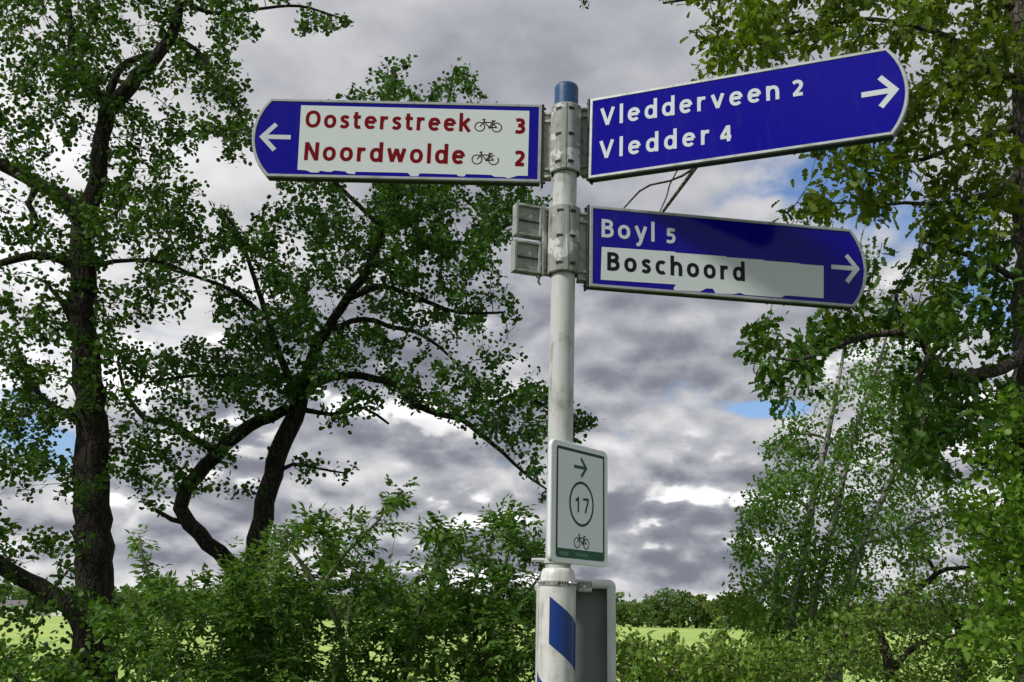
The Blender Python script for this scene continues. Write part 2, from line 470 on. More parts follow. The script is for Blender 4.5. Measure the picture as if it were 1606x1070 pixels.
# ------------------------------------------------------------------ the signpost
LX, YP, LEAN = 0.15425, 3.2, 0.0093
def axis(z):
    return (LX + LEAN * (z - EYE[2] - 0.5), YP)
def zpix(py):
    """height on the pole axis that shows at photo row py"""
    z = 2.0
    for _ in range(12):
        x, y = axis(z); q = pix((x, y, z)); z += (q[1] - py) * YP / FPX
    return z
post = empty('signpost', (LX, YP, 0.0))
tag(post, 'tall white round signpost with a blue cap and weathered grey clamps carrying the arms', 'signpost')
post_off = np.array([LX, YP, 0.0])
def pl(mb, name, m, smooth=False, parent=post):
    mb.v = [tuple(np.subtract(v, post_off)) for v in mb.v]
    return mb.build(name, m, parent, smooth)
RP = 0.0386
zt, zcap = zpix(133), zpix(168)
def auto_smooth(o, ang=35):
    me = o.data
    for p in me.polygons: p.use_smooth = True
    import bmesh
    bm = bmesh.new(); bm.from_mesh(me)
    for e in bm.edges:
        if len(e.link_faces) == 2 and e.calc_face_angle(0) > R(ang): e.smooth = False
    bm.to_mesh(me); bm.free()
mb = MB(); zs = np.linspace(0.3, zcap, 60)
lathe(mb, [(z, RP + 0.0003 * math.sin(z * 9)) for z in zs], axis, 0)
auto_smooth(pl(mb, 'pole', M['pole']))
mb = MB()
cp = [(zcap - 0.012, RP + 0.0012), (zt - 0.018, RP + 0.0012)] + [(zt - 0.018 + 0.018 * math.sin(a), RP + 0.0012 - 0.018 * (1 - math.cos(a))) for a in np.linspace(0.1, math.pi / 2, 8)] + [(zt + 0.002, 0.008)]
lathe(mb, cp, axis, 0); auto_smooth(pl(mb, 'pole_cap', M['cap']), 50)

def collar(z0, z1, az_seam):
    """two bent half shells with a raised vertical seam and rows of strap slots"""
    mb = MB(); r = 0.0515; n = 48
    def rr(a):
        # flattened octagon-like shell
        k = math.cos(((a + R(22.5)) % R(45)) - R(22.5))
        return r * (0.35 + 0.65 * math.cos(R(22.5)) / k) * 1.03
    V = []; prof = [(z0, -0.003), (z0 + 0.004, 0.0), (z1 - 0.004, 0), (z1, -0.003)]
    rows = [z0] + [z0 + 0.004] + list(np.linspace(z0 + 0.01, z1 - 0.01, 10)) + [z1 - 0.004, z1]
    for z in rows:
        x, y = axis(z)
        dr = -0.003 if z in (z0, z1) else 0
        for k in range(n):
            a = 2 * math.pi * k / n
            q = rr(a - az_seam) + dr + 0.0006 * math.sin(z * 70 + a * 3)
            V.append((x + q * math.cos(a), y + q * math.sin(a), z))
    F = []
    for i in range(len(rows) - 1):
        for k in range(n):
            j = (k + 1) % n; F.append((i * n + k, i * n + j, (i + 1) * n + j, (i + 1) * n + k))
    # open underside: the shell is hollow round the pole
    b0 = len(V)
    for q_, zz_ in ((-0.0055, z0 + 0.0005), (-0.0065, z0 + 0.022), (None, z0 + 0.022)):
        x, y = axis(zz_)
        for k in range(n):
            a = 2 * math.pi * k / n; q = (rr(a - az_seam) + q_) if q_ is not None else RP * 0.9
            V.append((x + q * math.cos(a), y + q * math.sin(a), zz_))
    for i in range(3):
        o0 = 0 if i == 0 else b0 + (i - 1) * n; o1 = b0 + i * n
        for k in range(n):
            j = (k + 1) % n; F.append((o0 + k, o1 + k, o1 + j, o0 + j))
    F.append(tuple((len(rows) - 1) * n + k for k in range(n)))
    mb.add(V, F)
    o = pl(mb, 'clamp_collar', M['clamp']); auto_smooth(o, 25)
    # seam groove rib
    a = az_seam; x, y = axis((z0 + z1) / 2)
    mb = MB()
    for da in (-0.035, 0.035):
        q = rr(0) + 0.0015
        tube(mb, [(axis(z)[0] + q * math.cos(a + da), axis(z)[1] + q * math.sin(a + da), z) for z in (z0 + 0.004, z1 - 0.004)], 0.0016, 6)
    pl(mb, 'collar_seam', M['clamp'], parent=o)
    mb = MB(); q = rr(0) + 0.0006
    V = [(axis(z)[0] + q * math.cos(a + da), axis(z)[1] + q * math.sin(a + da), z) for z in (z0 + 0.005, z1 - 0.005) for da in (-0.028, 0.028)]
    mb.add(V, [(0, 1, 3, 2)]); pl(mb, 'collar_joint', M['slot'], parent=o)  # flat dark strip in place of a shaded groove
    # slots: solid dark blocks, the shade of an opening given by colour
    for zz in (z1 - 0.024, (z0 + z1) / 2 + 0.004, z0 + 0.026):
        for da in (-0.50, 0.36, -2.6, 2.6):
            c = a + da; x, y = axis(zz); q = rr(da) + 0.0008
            t = np.array([-math.sin(c), math.cos(c), 0]); nn = np.array([math.cos(c), math.sin(c), 0]); u = np.array([0, 0, 1.0])
            C = np.array([x, y, zz]) + nn * q
            mb = MB(); w, h = 0.0098, 0.0034
            pr = [(-w, -h), (w * 0.9, -h * 1.1), (w, h), (-w * 0.85, h * 1.2)]
            V = [C + t * a_ + u * b_ + nn * 0.0004 for a_, b_ in pr] + [C + t * a_ + u * b_ - nn * 0.006 for a_, b_ in pr]
            mb.add(V, [(0, 1, 2, 3), (4, 7, 6, 5), (0, 4, 5, 1), (1, 5, 6, 2), (2, 6, 7, 3), (3, 7, 4, 0)])
            pl(mb, 'strap_slot', M['slot'], parent=o)
            mb = MB()
            L = [C + t * s_ * w * 1.15 + u * (h * 1.5) + nn * 0.0012 for s_ in (-1, 0, 1)]
            tube(mb, L, 0.0016, 5)
            pl(mb, 'slot_lip', M['clamp'], parent=o)
    return o
ZC1 = (zpix(274), zpix(170)); ZC2 = (zpix(432), zpix(328))
collar(ZC1[0], ZC1[1], R(-93)); collar(ZC2[0], ZC2[1], R(-80))

# lower sleeve
RS = 0.0545
zs_top = zpix(921); mb = MB()
sh = [(0.0, RS + 0.002), (zs_top - 0.012, RS)] + [(zs_top - 0.012 + 0.066 * math.sin(t), RP + 0.001 + (RS - RP - 0.001) * math.cos(t) ** 0.8) for t in np.linspace(0.05, math.pi / 2 - 0.02, 10)]
mb2 = [(z, r) for z, r in sh]
zz = [sh[0]] + [(z, RS) for z in np.linspace(0.1, zs_top - 0.02, 20)] + sh[1:]
lathe(mb, zz, axis, 0, 48); auto_smooth(pl(mb, 'sleeve', M['sleeve']))
def wrap(za, zb, a0, a1, drop, name='blue_stripe', r=RS + 0.0006, m=None, parent=post):
    mb = MB(); n = 30; V = []
    for i in range(n + 1):
        a = a0 + (a1 - a0) * i / n; dz = drop * (a - a0)
        for z in (za - dz, zb - dz):
            x, y = axis(z); V.append((x + r * math.sin(a), y - r * math.cos(a), z))
    F = [(2 * i + 1, 2 * i + 3, 2 * i + 2, 2 * i) for i in range(n)]
    mb.add(V, F); return pl(mb, name, m or M['stripe'], True, parent)
z1_, z2_ = zpix(936), zpix(1009)
dr_ = (zpix(936) - zpix(977)) / R(100)
wrap(z1_, z2_, R(-27), R(150), dr_)
z3_ = zpix(1052)
wrap(z3_, z3_ - (z1_ - z2_), R(-88), R(70), dr_)
wrap(zpix(1052) + (z1_ - z2_) * 1.75, zpix(1052) + (z1_ - z2_) * 0.75, R(160), R(270), dr_ * 0.6)
# stainless clamp band with its slots
zb0, zb1 = zpix(919.5), zpix(911.5)
mb = MB(); lathe(mb, [(zb0, RS + 0.0005), (zb0 + 0.001, RS + 0.0022), (zb1 - 0.001, RS + 0.0022), (zb1, RS + 0.0005)], axis, 0, 48)
band = pl(mb, 'clamp_band', M['steel']); auto_smooth(band, 40)
for k, a in enumerate((-62, -48, 2, 12, 20, 28, 47, 55, 63)):
    wd = 2.4 if k not in (2, 6) else 5
    wrap(zb1 - 0.003, zb0 + 0.003, R(a - wd), R(a + wd), 0.0, 'band_slot', RS + 0.0027, M['slot'], band)
mb = MB(); x, y = axis(zb1)
tube(mb, [(x + 0.030, y - 0.050, (zb0 + zb1) / 2), (x + 0.052, y - 0.045, (zb0 + zb1) / 2)], 0.006, 10)
pl(mb, 'band_screw', M['steel'], True)
# eye bolt on the left of the band
mb = MB(); x, y = axis(zb1)
tube(mb, [(x - 0.060 + 0.007 * math.cos(t), y - 0.01, zb1 + 0.002 + 0.007 * math.sin(t)) for t in np.linspace(0, 6.28, 14)], 0.0022, 6)
pl(mb, 'eye_bolt', M['steel'], True)

# ------------------------------------------------------------------ boards
class Board:
    def __init__(s, x, y, z, az, sag, u_or, k=1.0):
        s.O = np.array([x * k, y * k, z * k]) + EYE
        e = np.array([math.cos(az), math.sin(az), 0]); up = np.array([0, 0, 1.0])
        s.r = e * math.cos(sag) - up * math.sin(sag)
        s.u = up * math.cos(sag) + e * math.sin(sag)
        s.n = np.cross(s.r, s.u)
        s.u0 = u_or
        P = s.O + s.r * u_or
        s.mw = Matrix(((s.r[0], s.u[0], s.n[0], P[0]), (s.r[1], s.u[1], s.n[1], P[1]), (s.r[2], s.u[2], s.n[2], P[2]), (0, 0, 0, 1)))
    def loc(s, px, py):
        d = ray(px, py); t = ((s.O - EYE) @ s.n) / (d @ s.n)
        q = EYE + d * t - s.O
        return np.array([q @ s.r - s.u0, q @ s.u])

def ribbon(mb, pts, w, z, closed=False):
    P = np.asarray(pts, float); n = len(P)
    L = []; Rr = []
    for i in range(n):
        if closed: a, b = P[i - 1], P[(i + 1) % n]; d1 = P[i] - a; d2 = b - P[i]
        else:
            d1 = P[i] - P[i - 1] if i > 0 else P[1] - P[0]
            d2 = P[i + 1] - P[i] if i < n - 1 else P[-1] - P[-2]
        d1 = d1 / (np.hypot(*d1) + 1e-12); d2 = d2 / (np.hypot(*d2) + 1e-12)
        n1 = np.array([-d1[1], d1[0]]); n2 = np.array([-d2[1], d2[0]])
        m_ = n1 + n2; m_ /= (np.hypot(*m_) + 1e-9); k = min(2.2, 1 / max(0.3, m_ @ n1))
        L.append(P[i] + m_ * w / 2 * k); Rr.append(P[i] - m_ * w / 2 * k)
    V = [(x, y, z) for x, y in L] + [(x, y, z) for x, y in Rr]
    m2 = n if closed else n - 1
    mb.add(V, [(i, n + i, n + (i + 1) % n, (i + 1) % n) for i in range(m2)])

def ell(cx, cy, rx, ry, a0=0, a1=360, n=26, p=2.25):
    out = []
    for t in np.linspace(R(a0), R(a1), n):
        c, s_ = math.cos(t), math.sin(t)
        out.append((cx + rx * math.copysign(abs(c) ** (2 / p), c), cy + ry * math.copysign(abs(s_) ** (2 / p), s_)))
    return out
def cat(pts, n=7):
    P = [np.array(p, float) for p in pts]; P = [2 * P[0] - P[1]] + P + [2 * P[-1] - P[-2]]; out = []
    for i in range(1, len(P) - 2):
        for t in np.linspace(0, 1, n, endpoint=False):
            a, b, c, d = P[i - 1:i + 3]
            out.append(0.5 * (2 * b + (c - a) * t + (2 * a - 5 * b + 4 * c - d) * t * t + (3 * b - a - 3 * c + d) * t ** 3))
    out.append(P[-2]); return out
X = 0.39
GL = {
 'o': (0.72, [('c', ell(.36, X, .265, .295))]),
 'e': (0.70, [('o', [(.09, .41), (.615, .41)]), ('o', ell(.355, X, .265, .295, 4, 318))]),
 'c': (0.60, [('o', ell(.36, X, .265, .295, 52, 308))]),
 's': (0.56, [('o', cat([(.50, .60), (.38, .68), (.24, .675), (.135, .60), (.16, .48), (.29, .41), (.42, .34), (.455, .21), (.36, .105), (.20, .095), (.06, .16)]))]),
 'd': (0.72, [('c', ell(.345, X, .25, .295)), ('o', [(.62, 0), (.62, 1.10)])]),
 'r': (0.48, [('o', [(.10, 0), (.10, .78)]), ('o', cat([(.10, .45), (.17, .62), (.29, .68), (.46, .67)]))]),
 't': (0.48, [('o', cat([(.18, .98), (.18, .60), (.18, .25), (.23, .11), (.35, .09), (.46, .115)])), ('o', [(.0, .69), (.46, .69)])]),
 'k': (0.66, [('o', [(.10, 0), (.10, 1.10)]), ('o', [(.60, .78), (.16, .37)]), ('o', [(.27, .46), (.62, 0)])]),
 'n': (0.70, [('o', [(.10, 0), (.10, .78)]), ('o', cat([(.10, .48), (.20, .63), (.36, .69), (.53, .62), (.595, .44), (.595, .2), (.595, 0)]))]),
 'h': (0.70, [('o', [(.10, 0), (.10, 1.10)]), ('o', cat([(.10, .48), (.20, .63), (.36, .69), (.53, .62), (.595, .44), (.595, .2), (.595, 0)]))]),
 'l': (0.20, [('o', [(.10, 0), (.10, 1.10)])]),
 'w': (1.06, [('o', [(.08, .78), (.295, .04)]), ('o', [(.285, .04), (.53, .75)]), ('o', [(.53, .75), (.775, .04)]), ('o', [(.765, .04), (.98, .78)])]),
 'v': (0.74, [('o', [(.08, .78), (.375, .03)]), ('o', [(.365, .03), (.66, .78)])]),
 'y': (0.74, [('o', [(.09, .78), (.40, .06)]), ('o', cat([(.66, .78), (.50, .33), (.37, -.05), (.27, -.22), (.12, -.24)]))]),
 'V': (0.88, [('o', [(.09, 1.0), (.445, .03)]), ('o', [(.435, .03), (.79, 1.0)])]),
 'N': (0.80, [('o', [(.10, 0), (.10, 1.0)]), ('o', [(.70, 0), (.70, 1.0)]), ('o', [(.12, .96), (.68, .04)])]),
 'O': (0.90, [('c', ell(.45, .5, .35, .41))]),
 'B': (0.72, [('o', [(.10, 0), (.10, 1.0)]), ('o', cat([(.10, .905), (.36, .905), (.52, .86), (.57, .73), (.50, .59), (.34, .545), (.10, .545)])), ('o', cat([(.10, .53), (.38, .53), (.56, .47), (.62, .32), (.56, .16), (.38, .095), (.10, .095)]))]),
 '1': (0.40, [('o', [(.30, 0), (.30, .86)]), ('o', [(.31, .80), (.04, .62)])]),
 '2': (0.60, [('o', cat([(.07, .70), (.20, .765), (.36, .76), (.475, .66), (.465, .50), (.33, .32), (.13, .12)])), ('o', [(.05, .09), (.56, .09)])]),
 '3': (0.58, [('o', cat([(.06, .75), (.24, .775), (.40, .745), (.455, .63), (.39, .50), (.18, .455)])), ('o', cat([(.18, .45), (.38, .42), (.48, .28), (.42, .13), (.25, .08), (.03, .105)]))]),
 '4': (0.66, [('o', [(.49, 0), (.49, .86)]), ('o', [(.46, .83), (.09, .26)]), ('o', [(.04, .235), (.64, .235)])]),
 '5': (0.60, [('o', [(.54, .77), (.14, .77)]), ('o', [(.165, .84), (.145, .43)]), ('o', cat([(.10, .455), (.28, .49), (.44, .43), (.49, .29), (.43, .14), (.27, .075), (.04, .10)]))]),
 '7': (0.56, [('o', [(.02, .77), (.52, .77)]), ('o', [(.50, .74), (.20, 0)])]),
}
def text(B, s, a, b, cap, m, parent, sw=0.178, z=0.0009, sx=0.90, name='lettering'):
    """lettering between local baseline points a (left) and b (right); cap = capital height in metres"""
    a = np.array(a); b = np.array(b); d = b - a; Lh = np.hypot(*d); d /= Lh; nrm = np.array([-d[1], d[0]])
    wsum = sum(GL[c][0] for c in s) * cap * sx
    gap = (Lh - wsum) / max(1, len(s) - 1) if len(s) > 1 else 0
    x = 0; mb = MB(); q = 0
    for c in s:
        w, st = GL[c]
        for i, (kd, pts) in enumerate(st):
            P = [a + d * (x + p[0] * cap * sx) + nrm * (p[1] * cap) for p in pts]
            if kd == 'c': P = P[:-1]
            ribbon(mb, P, sw * cap, z + 0.00012 * i, kd == 'c')
        x += w * cap * sx + gap
    return mb.build(name, m, parent)

def arrow(B, tip, tail, up, dn, w, m, parent, z=0.0009):
    tip, tail, up, dn = [B.loc(*p) for p in (tip, tail, up, dn)]
    mb = MB()
    dirv = (tip - tail) / np.hypot(*(tip - tail))
    t2 = tip - dirv * w * 0.55
    ribbon(mb, [up, t2, dn], w, z); ribbon(mb, [tail, t2 - dirv * w * 0.2], w, z + 0.00015)
    return mb.build('arrow', m, parent)

def bicycle(B, c1, c2, rad, top, m, parent, w, z=0.0009, name='bicycle_symbol', blank=0):
    """c1, c2 local wheel centres (front on the left)"""
    c1 = np.array(c1); c2 = np.array(c2); d = c2 - c1; L = np.hypot(*d); d /= L; n = np.array([-d[1], d[0]])
    q = lambda a, h: c1 + d * a * L + n * h * rad
    mb = MB(); i = 0
    def rb(p, ww=w, cl=False):
        nonlocal i
        ribbon(mb, p, ww, z + 0.00005 * i, cl); i += 1
    rb([c1 + rad * np.array([math.cos(t), math.sin(t)]) for t in np.linspace(0, 2 * math.pi, 24, endpoint=False)], cl=True)
    arc = np.linspace(R(blank), R(360), 24)
    if blank: rb([c2 + rad * np.array([math.cos(t), math.sin(t)]) for t in np.linspace(R(80), R(395), 22)])
    else: rb([c2 + rad * np.array([math.cos(t), math.sin(t)]) for t in np.linspace(0, 2 * math.pi, 24, endpoint=False)], cl=True)
    rb([q(0, 0), q(.27, 1.35)]); rb([q(.24, 1.05), q(.74, 1.05)]); rb([q(.26, .95), q(.57, -.05)])
    rb([q(.57, -.05), q(.78, 1.35)]); rb([q(.57, -.05), q(1.0, 0)]); rb([q(1.0, 0), q(.74, 1.0)])
    rb([q(.27, 1.35), q(.16, 1.62), q(.30, 1.75)]); rb([q(.68, 1.42), q(.90, 1.42)], w * 1.3)
    rb([q(.50, -.05), q(.64, -.05)], w * 2)
    return mb.build(name, m, parent)

def arcend(A, Bp, nose, n=14):
    """points from A to Bp bulging through nose (all local 2-D)"""
    A, Bp, nose = map(np.array, (A, Bp, nose)); out = []
    c = (A + Bp) / 2; ctrl = 2 * nose - c
    # circle through three points
    ax, ay = A; bx, by = nose; cx, cy = Bp
    dd = 2 * (ax * (by - cy) + bx * (cy - ay) + cx * (ay - by))
    ux = ((ax**2 + ay**2) * (by - cy) + (bx**2 + by**2) * (cy - ay) + (cx**2 + cy**2) * (ay - by)) / dd
    uy = ((ax**2 + ay**2) * (cx - bx) + (bx**2 + by**2) * (ax - cx) + (cx**2 + cy**2) * (bx - ax)) / dd
    C = np.array([ux, uy]); rr = np.hypot(*(A - C))
    a0 = math.atan2(*(A - C)[::-1]); a1 = math.atan2(*(Bp - C)[::-1]); am = math.atan2(*(nose - C)[::-1])
    def norm(x, ref):
        while x < ref: x += 2 * math.pi
        return x
    e1 = norm(a1, a0); em = norm(am, a0)
    if em <= e1: ts = np.linspace(a0, e1, n)
    else: ts = np.linspace(a0, e1 - 2 * math.pi, n)
    return [C + rr * np.array([math.cos(t), math.sin(t)]) for t in ts]

def ccw(poly):
    a = sum(poly[i - 1][0] * poly[i][1] - poly[i][0] * poly[i - 1][1] for i in range(len(poly)))
    return poly if a > 0 else poly[::-1]
def offset_poly(poly, d):
    n = len(poly); out = []
    for i in range(n):
        a, b, c = map(np.array, (poly[i - 1], poly[i], poly[(i + 1) % n]))
        e1 = (b - a) / (np.hypot(*(b - a)) + 1e-12); e2 = (c - b) / (np.hypot(*(c - b)) + 1e-12)
        n1 = np.array([-e1[1], e1[0]]); n2 = np.array([-e2[1], e2[0]]); m_ = n1 + n2; m_ /= np.hypot(*m_) + 1e-9
        out.append(b + m_ * d / max(0.35, m_ @ n1))
    return out

TH = 0.041
def fingerboard(name, B, TL, BL, TR, BR, nose, pole_side, label, frame_inset=0.0):
    """corner pixels are those of the blue face; the aluminium rim lies outside it"""
    root = empty(name, mw=B.mw); tag(root, label, 'direction sign', 'direction arms on the signpost')
    tl, bl, tr, br, ns = [B.loc(*p) for p in (TL, BL, TR, BR, nose)]
    if pole_side == 'L': poly = [tuple(tl), tuple(bl)] + [tuple(p) for p in arcend(br, tr, ns)]
    else: poly = [tuple(br), tuple(tr)] + [tuple(p) for p in arcend(tl, bl, ns)]
    poly = ccw(poly)
    outer = offset_poly(poly, -0.0105)
    # body
    mb = MB(); mb.prism([tuple(p) for p in offset_poly(poly, -0.008)], -TH, -0.0025); mb.build('backing', M['alu_dark'], root)
    n = len(poly); mb = MB(); V = []; F = []
    mid = offset_poly(poly, -0.0085); inn = offset_poly(poly, 0.0002)
    rings = [(outer, -TH * 0.16), (outer, -0.0005), (mid, 0.0022), (offset_poly(poly, -0.001), 0.0022), (inn, 0.0004)]
    for pr, z in rings: V += [(p[0], p[1], z) for p in pr]
    for r_ in range(len(rings) - 1):
        for i in range(n):
            j = (i + 1) % n; F.append((r_ * n + i, r_ * n + j, (r_ + 1) * n + j, (r_ + 1) * n + i))
    V += [(p[0], p[1], -TH * 0.16) for p in offset_poly(poly, -0.006)]; m0 = len(rings) * n
    F += [(i, m0 + i, m0 + (i + 1) % n, (i + 1) % n) for i in range(n)]
    mb.add(V, F); mb.build('frame', M['alu'], root)
    face = meshobj('panel', [(p[0], p[1], 0.0) for p in offset_poly(poly, -0.002)], [tuple(range(n))], M['blue'], root)
    # end cap at the pole
    e0, e1 = (tl, bl) if pole_side == 'L' else (tr, br); s_ = -1 if pole_side == 'L' else 1
    xa = (e0[0] + e1[0]) / 2
    mb = MB(); w0, w1 = sorted((xa + s_ * 0.0108, xa + s_ * 0.0185))
    mb.box((w0, e1[1] - 0.013, -TH - 0.004), (w1, e0[1] + 0.013, -0.001), 0.0015); mb.build('end_cap', M['alu_dark'], root)
    mb = MB(); w0, w1 = sorted((xa + s_ * 0.0185, xa + s_ * 0.0250))
    for yy in (e0[1] + 0.004, e0[1] - 0.02, e1[1] + 0.02, e1[1] - 0.004):
        tube(mb, [(w0, yy, -TH * 0.45), (w1, yy, -TH * 0.45)], 0.0045, 6)
    mb.build('end_bolt', M['alu_dark'], root)
    # bracket reaching the collar
    mb = MB(); h = e0[1] - e1[1]; w0, w1 = sorted((xa + s_ * 0.0186, xa + s_ * BRK[name_idx[0]]))
    mb.box((w0, e1[1] + 0.012, -TH * 0.75), (w1, e0[1] - 0.012, -TH * 0.30))
    for yy in (e0[1] - 0.018, e0[1] - 0.046, e1[1] + 0.040, e1[1] + 0.014):
        mb.box((w0, yy - 0.004, -TH * 0.95), (w1, yy + 0.004, -TH * 0.12), 0.001)
    mb.build('arm_bracket', M['clamp'], root)
    return root, poly
BRK = [0.045, 0.045, 0.045]; name_idx = [0]

# --- left arm
BL_ = Board(-0.81692, 3.17821, 1.64861, 0.00198, 0.0, 0.90)
root, _ = fingerboard('direction_sign', BL_, (427, 159), (420.5, 272.5), (845.5, 168.5), (843, 281.5), (400, 225.5), 'R',
    'blue arrow arm pointing left with dark red lettering on a white patch')
mb = MB()
P = [(472.3, 165.3), (466.5, 266.5), (480, 267.3), (488, 270.6), (499, 270.8), (503, 268), (512, 269.5), (519, 269.8), (524, 267.6), (541, 269), (546, 272.5), (556, 273.3), (558, 269.5),
     (600, 270.5), (640, 271.3), (644, 276.3), (656, 276.6), (658, 272), (716, 273.8), (719, 276.5), (728, 277), (731, 273.2), (770, 274.6), (776, 277.5), (792, 278), (797, 280), (806, 277.5), (812, 275.8), (827.6, 276), (830.3, 174.2)]
P = ccw([tuple(BL_.loc(*p)) for p in P])
meshobj('white_patch', [(x, y, 0.0005) for x, y in P], [tuple(range(len(P)))], M['white'], root)
k1 = np.hypot(*(BL_.loc(478, 223) - BL_.loc(477, 251.5)))
text(BL_, 'Oosterstreek', BL_.loc(478.5, 200.0), BL_.loc(737, 207.0), k1 * 0.95, M['red'], root, sw=0.195, sx=0.88)
text(BL_, 'Noordwolde', BL_.loc(476.8, 251.5), BL_.loc(728, 258.0), k1, M['red'], root, sw=0.195, sx=0.88)
text(BL_, '3', BL_.loc(807.5, 209.5), BL_.loc(825, 210), k1 * 0.98, M['red'], root, sw=0.20)
text(BL_, '2', BL_.loc(806.3, 260.5), BL_.loc(824, 261), k1 * 0.98, M['red'], root, sw=0.20)
rw = np.hypot(*(BL_.loc(752, 198) - BL_.loc(759.6, 198)))
bicycle(BL_, BL_.loc(752.5, 199), BL_.loc(779, 200.3), rw, 0, M['bike'], root, 0.0036)
bicycle(BL_, BL_.loc(748, 250.3), BL_.loc(774, 251.5), rw, 0, M['bike'], root, 0.0036, blank=1)
arrow(BL_, (407.5, 214.5), (456, 215.6), (433.5, 195), (430.5, 235.5), 0.0155, M['text_white'], root)

# --- upper right arm
name_idx[0] = 1
BU = Board(0.25111, 3.18, 1.66258, -0.413897, 0.008044, 0.0)
root, _ = fingerboard('direction_sign', BU, (930.2, 159.1), (927.3, 275.5), (1389, 80), (1397, 207), (1419.5, 141), 'L',
    'plain blue arrow arm pointing right and tilting upward with two lines of white lettering')
k1 = np.hypot(*(BU.loc(943, 171) - BU.loc(943, 198.5)))
text(BU, 'Vledderveen', BU.loc(941.3, 198.4), BU.loc(1222.5, 155.6), k1, M['text_white'], root)
text(BU, '2', BU.loc(1242.4, 152.2), BU.loc(1262.5, 149.2), k1 * 1.0, M['text_white'], root)
text(BU, 'Vledder', BU.loc(939.7, 250.0), BU.loc(1113, 226), k1, M['text_white'], root)
text(BU, '4', BU.loc(1129, 223.5), BU.loc(1151, 220.5), k1 * 0.98, M['text_white'], root)
arrow(BU, (1409.4, 140), (1351, 149.6), (1379.5, 121.5), (1381.6, 168), 0.0170, M['text_white'], root)

# --- lower right arm
name_idx[0] = 2
BR_ = Board(0.25382, 3.18, 1.28249, 0.154191, 0.010342, 0.0)
root, _ = fingerboard('direction_sign', BR_, (930.2, 327.2), (929.4, 445.1), (1332, 364), (1337, 477.5), (1355, 424.5), 'L',
    'lower blue arrow arm pointing right with black lettering on a white strip', )
k1 = np.hypot(*(BR_.loc(944, 343.5) - BR_.loc(944, 372)))
text(BR_, 'Boyl', BR_.loc(943.2, 372.0), BR_.loc(1026.5, 379.4), k1, M['text_white'], root)
text(BR_, '5', BR_.loc(1044.5, 381), BR_.loc(1062, 382.6), k1 * 0.97, M['text_white'], root)
mb = MB()
P = [(943.7, 387.4), (942, 438.8), (1060, 446.4), (1056, 452.5), (1058, 455.5), (1075, 456), (1098, 457.5), (1108, 452.5), (1118, 453), (1122, 460.2), (1150, 461.5), (1160, 459.5), (1168, 462.5), (1225, 467), (1232, 463.5), (1291.5, 468),
     (1291.7, 417), (1256, 414.4), (1254, 413.2), (1200, 409), (1196, 407.6), (1140, 403.6), (1138, 402.2), (1060, 396.5), (1058, 395)]
P = ccw([tuple(BR_.loc(*p)) for p in P])
meshobj('white_patch', [(x, y, 0.0005) for x, y in P], [tuple(range(len(P)))], M['white'], root)
text(BR_, 'Boschoord', BR_.loc(952.5, 424.0), BR_.loc(1168, 441.5), k1 * 0.99, M['black'], root, sw=0.20, sx=0.88)
arrow(BR_, (1347.8, 422), (1303.6, 418.7), (1327, 400.5), (1328, 442.5), 0.0155, M['text_white'], root)

# --- two small plates seen from the back
def backplate(corn, label):
    TLp, BLp, TRp, BRp = corn
    B = Board(0, 0, 0, R(21), 0.0, 0.0)
    B.O = at(TRp[0], TRp[1], 3.19)
    P_ = B.O
    B.mw = Matrix(((B.r[0], B.u[0], B.n[0], P_[0]), (B.r[1], B.u[1], B.n[1], P_[1]), (B.r[2], B.u[2], B.n[2], P_[2]), (0, 0, 0, 1)))
    root = empty('small_sign', mw=B.mw); tag(root, label, 'small sign', 'small plates seen from behind on the signpost')
    tl, bl, tr, br = [B.loc(*p) for p in (TLp, BLp, TRp, BRp)]
    x0, x1 = (tl[0] + bl[0]) / 2, (tr[0] + br[0]) / 2; y0, y1 = (bl[1] + br[1]) / 2, (tl[1] + tr[1]) / 2
    mb = MB(); mb.box((x0 + 0.001, y0 + 0.001, -0.030), (x1 - 0.001, y1 - 0.001, -0.010), 0.001); mb.build('plate', M['clamp'], root)
    mb = MB(); f = 0.009
    mb.box((x0, y0, -0.033), (x0 + f, y1, 0.0), 0.0015); mb.box((x1 - f, y0, -0.033), (x1, y1, 0.0), 0.0015)
    mb.box((x0 + f, y0, -0.0325), (x1 - f, y0 + f, -0.0005), 0.0015); mb.box((x0 + f, y1 - f, -0.0325), (x1 - f, y1, -0.0005), 0.0015)
    mb.build('rim', M['clamp'], root)
    mb = MB(); ym = (y0 + y1) / 2 - 0.002
    mb.box((x0 + f, ym - 0.0022, -0.0105), (x1 - f, ym + 0.0022, -0.005)); mb.build('rib', M['alu_dark'], root)
    mb = MB(); mb.box((x0 + f, y0 + f, -0.0100), (x1 - f, y0 + f + 0.004, -0.0085)); mb.build('drip_edge', M['alu_dark'], root)
    return B, root, x1
B1, r1, xr = backplate(((809, 317), (810.5, 367), (851.5, 323.5), (850.6, 372.5)), 'grey ribbed back of the upper small plate left of the pole')
B2, r2, _ = backplate(((807.5, 374), (806.5, 424), (850, 381), (848.8, 429)), 'grey ribbed back of the lower small plate left of the pole')
mb = MB()
a0 = B1.mw.inverted()
ya = 0.004; yb = B1.loc(849, 431)[1]
mb.box((xr + 0.0005, yb, -0.030), (xr + 0.008, ya, 0.001), 0.001)
mb.box((xr + 0.008, yb + 0.003, -0.018), (xr + 0.030, ya - 0.003, -0.012))
for yy in (ya - 0.012, ya - 0.03, yb + 0.05, yb + 0.03, yb + 0.01):
    mb.box((xr + 0.008, yy - 0.003, -0.024), (xr + 0.030, yy + 0.003, -0.006), 0.001)
mb.box((xr + 0.010, yb + 0.02, -0.008), (xr + 0.014, ya - 0.02, -0.002))
